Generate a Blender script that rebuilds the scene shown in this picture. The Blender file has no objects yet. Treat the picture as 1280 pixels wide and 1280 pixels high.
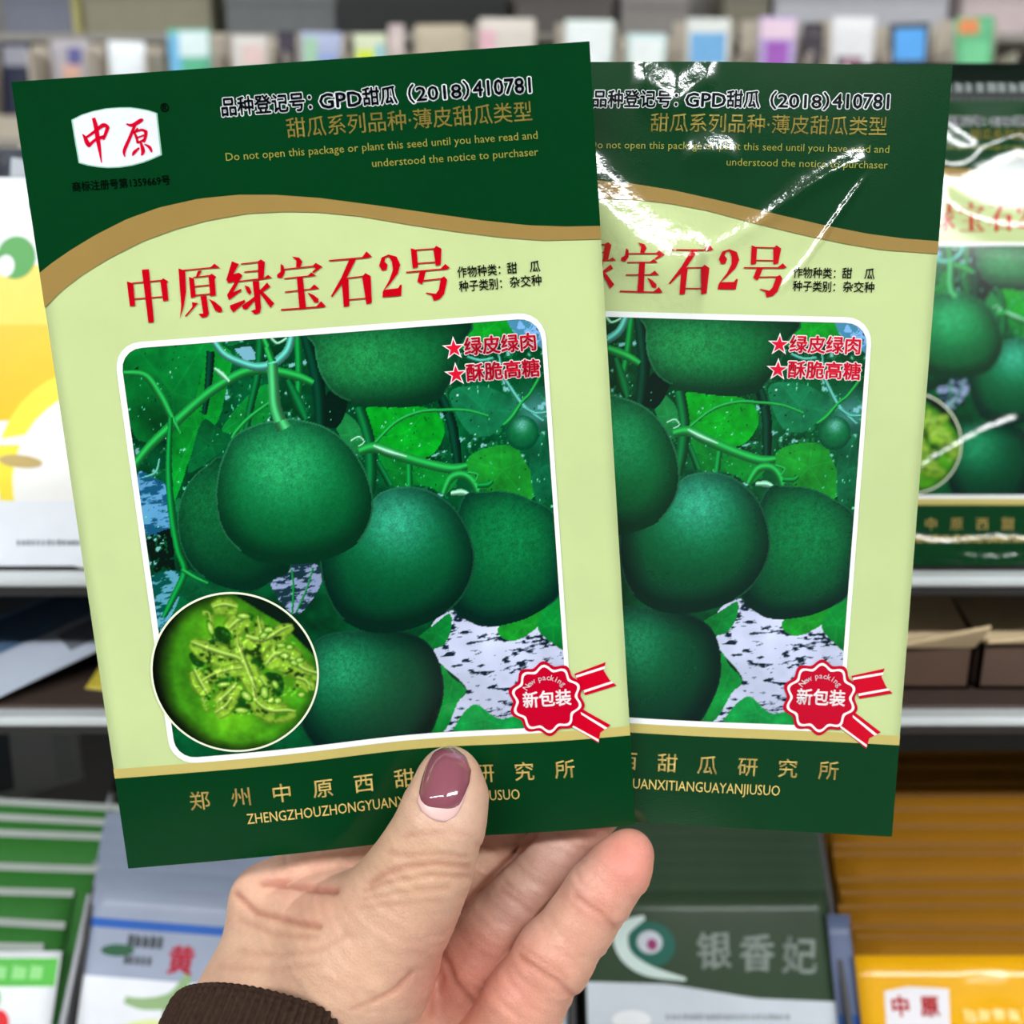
import bpy, math, random
import numpy as np
from mathutils import Matrix, Vector
from mathutils.geometry import tessellate_polygon

# ---------------------------------------------------------------- camera, world, lamps, exposure
SC = bpy.context.scene
COL = SC.collection
PITCH = math.radians(15)
cam_d = bpy.data.cameras.new('camera')
cam = bpy.data.objects.new('camera', cam_d); COL.objects.link(cam)
cam.location = (0, 0, 1.35); cam.rotation_euler = (math.pi/2 - PITCH, 0, 0)
cam_d.sensor_width = 36; cam_d.lens = 33.75; cam_d.clip_start = 0.01
cam_d.dof.use_dof = True; cam_d.dof.focus_distance = 0.228; cam_d.dof.aperture_fstop = 11.0
SC.camera = cam
world = bpy.data.worlds.new('shop_air'); SC.world = world; world.use_nodes = True
world.node_tree.nodes['Background'].inputs[0].default_value = (0.93, 0.97, 1.0, 1)
world.node_tree.nodes['Background'].inputs[1].default_value = 0.11
SC.view_settings.view_transform = 'Standard'; SC.view_settings.look = 'None'
SC.view_settings.gamma = 1.0; SC.view_settings.exposure = 0.0; SC.view_settings.use_curve_mapping = False
def area(name, loc, sx, sy, power, color=(1, 1, 1)):
    l = bpy.data.lights.new(name, 'AREA'); l.shape = 'RECTANGLE'; l.size = sx; l.size_y = sy; l.energy = power; l.color = color
    o = bpy.data.objects.new(name, l); COL.objects.link(o); o.location = loc
    return o
LAMPS = [(-1.75, -1.35), (1.75, -1.35), (-1.75, 1.75), (1.75, 1.75)]
for lx, ly in LAMPS:
    area('lamp_light', (lx, ly, 2.80), 3.0, 0.16, 78 if ly < 0 else 17, (0.97, 0.99, 1.0))

random.seed(7); RNG = np.random.default_rng(11)
def lin(c):
    c = np.asarray(c, float)/255.0
    return np.where(c <= 0.04045, c/12.92, ((c+0.055)/1.055)**2.4)

# ---------------------------------------------------------------- materials
MATS = {}
def crease_nodes(nt, creases, grain):
    N = nt.nodes; L = nt.links
    tc = N.new('ShaderNodeTexCoord'); sp = N.new('ShaderNodeSeparateXYZ'); L.new(tc.outputs['Object'], sp.inputs[0])
    def M(op, a, b=None, c=None):
        n = N.new('ShaderNodeMath'); n.operation = op
        for i, v in enumerate((a, b, c)):
            if v is None: continue
            if isinstance(v, (int, float)): n.inputs[i].default_value = float(v)
            else: L.new(v, n.inputs[i])
        return n.outputs[0]
    def step(v, a, b):
        n = N.new('ShaderNodeMapRange'); n.interpolation_type = 'SMOOTHSTEP'
        L.new(v, n.inputs[0]); n.inputs[1].default_value = a; n.inputs[2].default_value = b
        n.inputs[3].default_value = 0; n.inputs[4].default_value = 1
        return n.outputs[0]
    x = M('MULTIPLY', sp.outputs[0], 1000.0); y = M('MULTIPLY', sp.outputs[1], 1000.0)
    nz = N.new('ShaderNodeTexNoise'); nz.inputs['Scale'].default_value = 2600; nz.inputs['Detail'].default_value = 3
    L.new(tc.outputs['Object'], nz.inputs['Vector'])
    total = M('MULTIPLY', nz.outputs[0], grain)
    nz2 = N.new('ShaderNodeTexNoise'); nz2.inputs['Scale'].default_value = 260; nz2.inputs['Detail'].default_value = 4
    L.new(tc.outputs['Object'], nz2.inputs['Vector'])
    wob = M('MULTIPLY', M('SUBTRACT', nz2.outputs[0], 0.5), 1.5)
    yw = M('ADD', y, wob)
    for pts, amp, wid in creases:
        px = [p[0] for p in pts]; py = [p[1] for p in pts]
        deg = min(3, len(pts)-1)
        co = np.polyfit(px, py, deg)
        f = None
        for c in co:                                        # Horner
            f = float(c) if f is None else M('ADD', M('MULTIPLY', f, x), float(c))
        d = M('SUBTRACT', yw, f)
        q = M('DIVIDE', d, wid)
        g = M('EXPONENT', M('MULTIPLY', M('MULTIPLY', q, q), -1.0))
        m = 2.0
        win = M('MULTIPLY', step(x, min(px)-m, min(px)+m), M('SUBTRACT', 1.0, step(x, max(px)-m, max(px)+m)))
        total = M('ADD', total, M('MULTIPLY', M('MULTIPLY', g, win), amp*1e-3))
    b = N.new('ShaderNodeBump'); b.inputs['Strength'].default_value = 1; b.inputs['Distance'].default_value = 1
    L.new(total, b.inputs['Height'])
    return b.outputs[0]
FILMS = {
 None: None,
 'smooth': ([], 0.000004),
 'creased': ([([(-8.6, 186.2), (-3.7, 183.0), (0.8, 179.8)], 0.86, 5.0), ([(0.8, 179.8), (5.0, 182.9), (9.6, 186.7)], 0.86, 5.0),
              ([(-22, 160), (-12.4, 151.6), (-6.4, 146.0), (-0.4, 142.3), (9, 140.5)], 2.35, 9.0),
              ([(3, 144.7), (13.1, 147.4), (22.4, 152.8), (31.5, 159.6), (38.7, 165.3), (46, 167.5)], 0.66, 2.6),
              ([(28, 137), (30.0, 139.7), (36.2, 147.4), (41.3, 156.0), (46.1, 162.6)], 0.44, 1.6),
              ([(4, 168.0), (10.0, 168.9), (15.9, 168.0)], 0.72, 3.6)], 0.000012),
 'wavy': ([([(-22, 190), (-15, 184), (-9, 178), (4, 172), (13, 178), (22, 186)], 0.5, 5.0), ([(-20, 169), (-7, 165), (1, 170), (20, 172)], 0.5, 4.0),
           ([(-15, 148), (-2, 141), (13, 138), (24, 139)], 0.5, 5.0), ([(-33, 34.5), (-12, 48.5), (11, 58.5)], 0.42, 2.3),
           ([(-34, 5.5), (-20, 4.5), (-5, 2.5), (20, 6)], 0.64, 2.6), ([(-34, 12), (-20, 8.5), (0, 10), (20, 6)], 0.64, 2.6)], 0.000012),
 'streak': ([([(-45, 158), (-22, 160), (-10, 167), (0, 168), (12, 160)], -0.30, 3.0), ([(-15, 181), (5, 182)], -0.2, 2.4)], 0.000006),
}
def mat(name, rgb=None, rough=0.5, metal=0.0, film=None, attr=None, spec=0.38, vary=0.04, coat=0.0, scale=40, sss=0.0):
    key = (name, tuple(rgb) if rgb is not None else None, rough, metal, film, attr, coat)
    if key in MATS: return MATS[key]
    m = bpy.data.materials.new(name); m.use_nodes = True; nt = m.node_tree; N = nt.nodes; L = nt.links
    p = N['Principled BSDF']
    p.inputs['Roughness'].default_value = rough; p.inputs['Metallic'].default_value = metal
    p.inputs['Specular IOR Level'].default_value = spec
    if coat: p.inputs['Coat Weight'].default_value = coat; p.inputs['Coat Roughness'].default_value = 0.06
    if attr:
        a = N.new('ShaderNodeAttribute'); a.attribute_name = attr; L.new(a.outputs['Color'], p.inputs['Base Color'])
    else:
        c = lin(rgb)
        nz = N.new('ShaderNodeTexNoise'); nz.inputs['Scale'].default_value = scale; nz.inputs['Detail'].default_value = 3
        tc = N.new('ShaderNodeTexCoord'); L.new(tc.outputs['Object'], nz.inputs['Vector'])
        r = N.new('ShaderNodeValToRGB')
        r.color_ramp.elements[0].position = 0.3; r.color_ramp.elements[1].position = 0.7
        r.color_ramp.elements[0].color = (*np.clip(c*(1-vary), 0, 1), 1); r.color_ramp.elements[1].color = (*np.clip(c*(1+vary), 0, 1), 1)
        L.new(nz.outputs[0], r.inputs[0]); L.new(r.outputs[0], p.inputs['Base Color'])
    if film and FILMS[film]:
        p.inputs['Specular IOR Level'].default_value = 0.24
        if film != 'smooth': p.inputs['Specular IOR Level'].default_value = 0.9 if film == 'creased' else 0.65
        L.new(crease_nodes(nt, *FILMS[film]), p.inputs['Normal'])
    if sss:
        p.inputs['Subsurface Weight'].default_value = sss; p.inputs['Subsurface Radius'].default_value = (0.0035, 0.0012, 0.0007); p.inputs['Subsurface Scale'].default_value = 1.0
    MATS[key] = m
    return m

# ---------------------------------------------------------------- object helpers
def link(o, parent=None):
    COL.objects.link(o)
    if parent is not None: o.parent = parent
    return o
def mesh_obj(name, V, F, m, parent=None, smooth=False, colors=None):
    me = bpy.data.meshes.new(name); me.from_pydata([tuple(v) for v in np.asarray(V, float)], [], [tuple(int(i) for i in f) for f in F]); me.update()
    if colors is not None:
        a = me.color_attributes.new('tint', 'FLOAT_COLOR', 'POINT')
        c = np.ones((len(me.vertices), 4), np.float32); c[:, :3] = colors; a.data.foreach_set('color', c.ravel())
    if smooth: me.polygons.foreach_set('use_smooth', np.ones(len(me.polygons), bool))
    for q in (m if isinstance(m, (list, tuple)) else [m]): me.materials.append(q)
    return link(bpy.data.objects.new(name, me), parent)
def thing(name, label, cat, loc=(0, 0, 0), rot=None, group=None):
    o = bpy.data.objects.new(name, None); o.empty_display_size = 0.02; COL.objects.link(o)
    if rot is not None:
        o.rotation_mode = 'QUATERNION'; o.rotation_quaternion = Matrix(rot).to_quaternion()
    o.location = loc
    return tag(o, label, cat, group)
def tag(o, label, cat, group=None):
    o['label'] = label; o['category'] = cat
    if group: o['group'] = group
    return o
class MB:
    def __init__(s): s.V = []; s.F = []
    def add(s, V, F):
        b = len(s.V); s.V += [tuple(v) for v in V]; s.F += [tuple(i+b for i in f) for f in F]; return s
    def box(s, x0, x1, y0, y1, z0, z1, bev=0.0):
        if bev <= 0:
            V = [(x, y, z) for x in (x0, x1) for y in (y0, y1) for z in (z0, z1)]
            return s.add(V, [(0, 1, 3, 2), (4, 6, 7, 5), (0, 4, 5, 1), (2, 3, 7, 6), (0, 2, 6, 4), (1, 5, 7, 3)])
        b = min(bev, (x1-x0)/2.01, (y1-y0)/2.01, (z1-z0)/2.01)
        V = []; idx = {}
        for ix, x in enumerate((x0, x1)):
            for iy, y in enumerate((y0, y1)):
                for iz, z in enumerate((z0, z1)):
                    sx, sy, sz = (1 if ix == 0 else -1), (1 if iy == 0 else -1), (1 if iz == 0 else -1)
                    idx[ix, iy, iz] = len(V)
                    V += [(x, y+sy*b, z+sz*b), (x+sx*b, y, z+sz*b), (x+sx*b, y+sy*b, z)]
        c = idx; F = []
        for i in (0, 1):
            F.append([c[i, 0, 0], c[i, 1, 0], c[i, 1, 1], c[i, 0, 1]])
            F.append([c[0, i, 0]+1, c[1, i, 0]+1, c[1, i, 1]+1, c[0, i, 1]+1])
            F.append([c[0, 0, i]+2, c[1, 0, i]+2, c[1, 1, i]+2, c[0, 1, i]+2])
            for j in (0, 1):
                F.append([c[i, j, 0], c[i, j, 0]+1, c[i, j, 1]+1, c[i, j, 1]])
                F.append([c[i, 0, j], c[i, 0, j]+2, c[i, 1, j]+2, c[i, 1, j]])
                F.append([c[0, i, j]+1, c[0, i, j]+2, c[1, i, j]+2, c[1, i, j]+1])
        for k in c.values(): F.append([k, k+1, k+2])
        return s.add(V, F)
    def build(s, name, m, parent=None, smooth=False): return mesh_obj(name, s.V, s.F, m, parent, smooth)
def structure(o): o['kind'] = 'structure'; return o

# ---------------------------------------------------------------- printed pouches: everything is laid out in millimetres on the packet
def no_bend(x, y): return x*0
def pouch_grid(w, h, bend, nx, ny, thick, bulge):
    xs = np.linspace(-w/2, w/2, nx); ys = np.linspace(0, h, ny)
    X, Y = np.meshgrid(xs, ys, indexing='ij')
    e = np.clip(1-(2*X/w)**2, 0, 1)**0.8*np.clip(1-(2*Y/h-1)**4, 0, 1)
    zf = bend(X, Y) + bulge*e; zb = bend(X, Y) - 0.25 - thick*e
    V = np.concatenate([np.stack([X, Y, zf], -1).reshape(-1, 3), np.stack([X, Y, zb], -1).reshape(-1, 3)])/1000
    n = nx*ny; F = []; mi = []
    I = lambda i, j: i*ny+j
    for i in range(nx-1):
        for j in range(ny-1):
            F.append((I(i, j), I(i+1, j), I(i+1, j+1), I(i, j+1))); mi.append(0)
            F.append((n+I(i, j), n+I(i, j+1), n+I(i+1, j+1), n+I(i+1, j))); mi.append(1)
    for i in range(nx-1):
        F.append((I(i, 0), n+I(i, 0), n+I(i+1, 0), I(i+1, 0))); F.append((I(i, ny-1), I(i+1, ny-1), n+I(i+1, ny-1), n+I(i, ny-1))); mi += [1, 1]
    for j in range(ny-1):
        F.append((I(0, j), I(0, j+1), n+I(0, j+1), n+I(0, j))); F.append((I(nx-1, j), n+I(nx-1, j), n+I(nx-1, j+1), I(nx-1, j+1))); mi += [1, 1]
    return V, F, mi
class Print:
    """a packet face: flat artwork in mm is laid on the bulged front sheet, each layer a hair above the one before"""
    def __init__(s, root, w, h, bend=no_bend, film='smooth', bulge=0.8, rough=0.12):
        s.root, s.w, s.h, s.bend, s.film, s.bulge, s.rough = root, w, h, bend, film, bulge, rough
    def z(s, x, y):
        e = np.clip(1-(2*x/s.w)**2, 0, 1)**0.8*np.clip(1-(2*y/s.h-1)**4, 0, 1)
        return s.bend(x, y) + s.bulge*e
    def emb(s, P, layer):
        P = np.asarray(P, float)[:, :2]
        return np.c_[P, s.z(P[:, 0], P[:, 1]) + 0.14*layer]/1000
    def mat(s, name, rgb, rough=None): return mat(name, rgb, rough or s.rough, film=s.film)
    def body(s, rgb, back=(225, 226, 222), nx=41, ny=61, thick=0.8, name='pouch'):
        V, F, mi = pouch_grid(s.w, s.h, s.bend, nx, ny, thick, s.bulge)
        o = mesh_obj(name, V, F, [s.mat('pouch_film', rgb), mat('pouch_back', back, 0.35)], s.root, True)
        o.data.polygons.foreach_set('material_index', np.array(mi, np.int32)); return o
    def band(s, name, lo, hi, rgb, layer, parent=None, nx=80, ny=14, x0=None, x1=None):
        x0 = -s.w/2 if x0 is None else x0; x1 = s.w/2 if x1 is None else x1
        xs = np.linspace(x0, x1, nx)
        f = lambda c: np.full(nx, float(c)) if isinstance(c, (int, float)) else np.interp(xs, [p[0] for p in c], [p[1] for p in c])
        a, b = f(lo), f(hi); t = np.linspace(0, 1, ny)
        P = np.stack([np.repeat(xs[:, None], ny, 1), a[:, None]*(1-t)+b[:, None]*t], -1).reshape(-1, 2)
        F = [(i*ny+j, (i+1)*ny+j, (i+1)*ny+j+1, i*ny+j+1) for i in range(nx-1) for j in range(ny-1)]
        return mesh_obj(name, s.emb(P, layer), F, s.mat('print_ink', rgb), parent or s.root, True)
    def rect(s, name, x0, x1, y0, y1, rgb, layer=1, parent=None): return s.band(name, y0, y1, rgb, layer, parent, 12, 12, x0, x1)
    def polys(s, name, polys, rgb, layer, parent=None):
        V = []; F = []
        for p in polys:
            b = len(V); V += [(q[0], q[1]) for q in p]
            for t in tessellate_polygon([[Vector((q[0], q[1], 0)) for q in p]]):
                A, B, C = (V[b+i] for i in t)
                if (B[0]-A[0])*(C[1]-A[1])-(B[1]-A[1])*(C[0]-A[0]) < 0: t = (t[0], t[2], t[1])
                F.append(tuple(b+i for i in t))
        return mesh_obj(name, s.emb(V, layer), F, s.mat('print_ink', rgb), parent or s.root, True)
    def ellipse(s, name, cx, cy, rx, ry, rgb, layer=1, parent=None, rot=0, n=36):
        c, q = math.cos(rot), math.sin(rot)
        V = [(cx, cy)]; F = []
        for r in (0.5, 1.0):
            V += [(cx+r*(rx*math.cos(a)*c-ry*math.sin(a)*q), cy+r*(rx*math.cos(a)*q+ry*math.sin(a)*c)) for a in np.linspace(0, 2*math.pi, n, endpoint=False)]
        for i in range(n):
            j = (i+1) % n; F += [(0, 1+i, 1+j), (1+i, 1+n+i, 1+n+j, 1+j)]
        return mesh_obj(name, s.emb(V, layer), F, s.mat('print_ink', rgb), parent or s.root, True)
    def ring(s, name, outer, inner, rgb, layer, parent=None):
        n = len(outer); V = list(outer)+list(inner)
        F = [(i, (i+1) % n, n+(i+1) % n, n+i) for i in range(n)]
        return mesh_obj(name, s.emb(V, layer), F, s.mat('print_ink', rgb), parent or s.root, True)
    def text(s, name, items, rgb, layer, parent=None):
        V = []; F = []
        for v, f in items:
            b = len(V); V += [tuple(q) for q in v]; F += [tuple(i+b for i in q) for q in f]
        return mesh_obj(name, s.emb(V, layer), F, s.mat('print_ink', rgb), parent or s.root, False)
GLYPH = {}
def glyphs(body, spread=0.0):
    """outline of a line of lettering at 1 unit per em, from Blender's own built-in typeface; spread thickens the strokes"""
    if (body, spread) in GLYPH: return GLYPH[body, spread]
    if spread:
        V0, F0 = glyphs(body); V = [V0]; F = list(F0); n = 6 if spread < 0.03 else 12
        for k in range(n):
            a = 2*math.pi*k/n; F += [tuple(i+len(V0)*(k+1) for i in f) for f in F0]; V.append(V0+[spread*math.cos(a), spread*math.sin(a)])
        GLYPH[body, spread] = (np.concatenate(V), F); return GLYPH[body, spread]
    c = bpy.data.curves.new('lettering', 'FONT'); c.body = body; c.size = 1; c.resolution_u = 2
    o = bpy.data.objects.new('lettering', c); COL.objects.link(o)
    dg = bpy.context.evaluated_depsgraph_get()
    me = bpy.data.meshes.new_from_object(o.evaluated_get(dg))
    V = np.array([v.co[:2] for v in me.vertices]).reshape(-1, 2); F = [tuple(p.vertices) for p in me.polygons]
    bpy.data.objects.remove(o); bpy.data.curves.remove(c); bpy.data.meshes.remove(me)
    GLYPH[body, spread] = (V, F); return V, F
def line(body, x0, x1, y, em, offset=0.0):
    """a line of lettering fitted between x0 and x1 on baseline y; em is its height"""
    V0, _ = glyphs(body); V, F = glyphs(body, offset)
    a, b = V0[:, 0].min(), V0[:, 0].max()
    return np.c_[x0+(V[:, 0]-a)*(x1-x0)/(b-a), y+V[:, 1]*em], F
def centred(body, cx, y, em, offset=0.0, wide=1.0, rot=0.0, shear=0.0):
    V0, _ = glyphs(body); V, F = glyphs(body, offset); m = (V0[:, 0].min()+V0[:, 0].max())/2
    q = np.c_[(V[:, 0]-m)*em*wide+shear*V[:, 1]*em, V[:, 1]*em]
    c, s_ = math.cos(rot), math.sin(rot)
    return np.c_[cx+q[:, 0]*c-q[:, 1]*s_, y+q[:, 0]*s_+q[:, 1]*c], F
def stroke_poly(pts, n=6):
    """outline polygon of a brush stroke given as (x, y, width) points"""
    p = np.array(pts, float); t = np.arange(len(p)); tt = np.linspace(0, len(p)-1, (len(p)-1)*n+1)
    if len(p) > 2:
        out = []
        for u in tt:
            i = min(int(u), len(p)-2); f = u-i
            p0 = p[max(i-1, 0)]; p1 = p[i]; p2 = p[i+1]; p3 = p[min(i+2, len(p)-1)]
            out.append(0.5*((2*p1)+(p2-p0)*f+(2*p0-5*p1+4*p2-p3)*f*f+(3*p1-p0-3*p2+p3)*f**3))
        q = np.array(out)
    else: q = np.stack([np.interp(tt, t, p[:, k]) for k in range(3)], 1)
    d = np.gradient(q[:, :2], axis=0); d /= np.linalg.norm(d, axis=1)[:, None]+1e-9
    nrm = np.c_[-d[:, 1], d[:, 0]]; h = np.maximum(q[:, 2:3], 0.05)/2
    return [tuple(v) for v in np.concatenate([q[:, :2]+nrm*h, (q[:, :2]-nrm*h)[::-1]])]
def rounded(x0, x1, y0, y1, r, n=10):
    P = []
    for cx, cy, a in ((x1-r, y1-r, 0), (x0+r, y1-r, 90), (x0+r, y0+r, 180), (x1-r, y0+r, 270)):
        P += [(cx+r*math.cos(math.radians(a+90*k/n)), cy+r*math.sin(math.radians(a+90*k/n))) for k in range(n+1)]
    Q = []                                                    # straight runs subdivided so that they follow the bulge
    for i in range(len(P)):
        a, b = np.array(P[i]), np.array(P[(i+1) % len(P)]); m = max(1, int(np.linalg.norm(b-a)/3))
        Q += [tuple(a+(b-a)*k/m) for k in range(m)]
    return Q
# ---------------------------------------------------------------- the printed picture of melons on the vine (a flat print; millimetres on the packet)
POLY={'mulch':[(21.3,60.7),(35.3,56.9),(51.8,64.3),(50.4,42.7),(37.1,26.8),(18.4,27.7),(20.3,34.8),(24.8,39.5),(19.4,46.3),(15.3,51.5)],'mulch2':[(-20.0,74.5),(-9.7,75.3),(-8.3,70.2),(-14.9,62.8),(-19.4,67.9)],'pale1':[(-48.6,100.6),(-45.3,99.1),(-42.3,96.3),(-42.4,86.8),(-49.0,85.7),(-49.3,93.1)],'pale2':[(-49.2,75.0),(-41.5,75.6),(-43.0,69.2),(-48.1,61.7),(-49.2,65.7)],'pale3':[(-22.5,127.8),(-18.7,128.1),(-16.7,124.9),(-20.4,124.9)],'sky':[(42.2,130.3),(50.3,130.3),(50.5,122.3),(46.2,125.1),(43.2,126.6)],'leafA':[(-48.4,131.0),(-27.1,130.6),(-26.0,124.4),(-30.4,118.6),(-36.7,112.9),(-39.7,108.8),(-47.3,108.1),(-49.6,115.7)],'leafB':[(-28.0,128.2),(-23.2,126.7),(-25.4,118.8),(-28.2,111.6),(-30.9,109.3),(-36.1,102.8),(-38.7,97.3),(-41.8,92.5),(-42.1,100.1),(-39.4,110.0),(-33.9,115.2)],'leafC':[(-24.8,108.2),(-28.4,109.8),(-31.8,111.9),(-35.3,104.6),(-36.8,99.7),(-31.9,101.9),(-26.4,105.8)],'leafD':[(6.6,111.7),(21.2,110.6),(24.9,105.6),(22.2,100.1),(17.7,98.9),(9.1,102.1),(7.0,106.4)],'leafE':[(29.6,97.7),(34.9,100.1),(41.2,99.9),(43.1,96.6),(44.8,92.6),(44.0,86.3),(34.6,89.3),(30.2,93.1)],'leafF':[(27.2,114.2),(32.9,115.0),(38.4,113.3),(42.8,109.3),(40.4,106.9),(35.7,102.9),(30.7,103.9),(27.5,109.8)],'leafG':[(27.4,131.1),(43.5,130.5),(43.1,126.0),(36.8,124.6),(30.5,123.8)],'leafH':[(33.9,55.3),(39.3,57.6),(46.1,59.7),(45.1,56.1),(41.6,53.3),(37.6,51.6),(34.4,52.8)],'leafI':[(45.3,58.8),(50.4,63.1),(50.5,48.9),(46.7,50.5),(43.6,54.2)],'leafJ':[(13.5,53.8),(18.4,57.5),(22.2,59.9),(22.2,55.8),(19.9,51.8),(15.9,51.1)],'leafK':[(18.7,46.3),(21.1,43.3),(24.5,39.5),(22.1,36.1),(20.1,31.9),(17.8,28.5),(14.4,28.0),(17.4,35.0)],'leafL':[(21.3,30.4),(24.3,34.2),(27.1,35.3),(32.1,31.3),(37.4,31.8),(37.8,28.2),(21.8,28.3)],'leafM':[(9.1,101.2),(15.2,99.4),(26.8,94.7),(23.8,89.8),(19.0,92.1),(11.4,92.7),(9.2,96.1)],'leafN':[(-20.0,117.2),(-14.9,118.7),(-15.7,111.9),(-21.0,109.2),(-25.4,108.3),(-27.5,109.7)],'leafO':[(0.5,111.9),(5.1,107.2),(5.7,101.4),(3.2,101.0),(-0.6,107.0)],'leafP':[(45.1,102.2),(48.8,100.6),(49.9,89.0),(45.9,85.5),(44.5,93.3)],'leafQ':[(-40.1,76.2),(-35.5,72.5),(-28.2,69.9),(-34.7,68.5),(-40.5,68.3),(-42.7,71.1)],'dark1':[(-49.1,85.0),(-42.4,86.8),(-43.0,76.4),(-48.4,76.2)],'dark2':[(-1.5,116.4),(2.6,113.6),(-0.5,107.6),(-4.1,109.7)]}
MELON={'E':[(-3.7,131.9),(-3.9,127.0),(-3.2,120.8),(-0.9,116.3),(2.6,113.7),(7.4,112.1),(14.8,111.2),(21.8,111.5),(25.7,113.7),(29.0,119.0),(30.5,124.5),(31.5,130.5)],'B':[(-27.4,102.5),(-31.9,101.2),(-36.0,98.4),(-39.1,94.2),(-40.8,89.2),(-41.0,83.4),(-39.3,77.4),(-35.4,73.2),(-30.0,70.5),(-24.3,69.9),(-19.6,72.2),(-14.7,75.7),(-13.9,94.1)],'D':[(27.5,87.9),(32.7,89.5),(39.1,89.0),(44.6,86.5),(48.9,83.8),(50.9,79.2),(51.1,72.6),(50.0,63.1),(45.3,59.1),(39.2,56.6),(32.0,55.7),(27.5,57.0),(22.7,61.6),(22.3,71.7)],'F':[(-11.0,56.0),(-6.3,57.5),(1.5,57.4),(9.2,56.5),(14.2,54.4),(17.2,51.0),(18.8,45.6),(18.9,39.2),(17.2,33.6),(14.4,28.0),(9.2,23.4),(-10.0,23.7),(-15.3,29.4),(-17.4,36.0),(-16.8,44.2),(-14.1,51.5)],'C':[(4.7,88.8),(8.1,91.2),(12.0,92.2),(15.8,92.2),(20.7,90.4),(25.2,86.6),(28.2,81.0),(29.5,74.4),(28.3,68.5),(24.7,62.8),(18.5,58.7),(10.5,56.4),(2.7,56.6),(-3.4,59.9),(-6.7,65.4),(-8.1,72.9),(-7.3,80.7),(-3.1,86.8)],'A':[(-24.9,107.6),(-19.0,110.0),(-13.3,110.5),(-9.6,110.3),(-3.0,107.8),(2.1,103.0),(5.3,96.4),(6.3,89.9),(5.0,84.2),(1.0,79.0),(-6.4,76.0),(-14.8,75.4),(-22.3,76.7),(-27.5,80.4),(-30.7,85.8),(-31.2,92.9),(-29.6,99.8),(-27.5,104.0)]}
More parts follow.
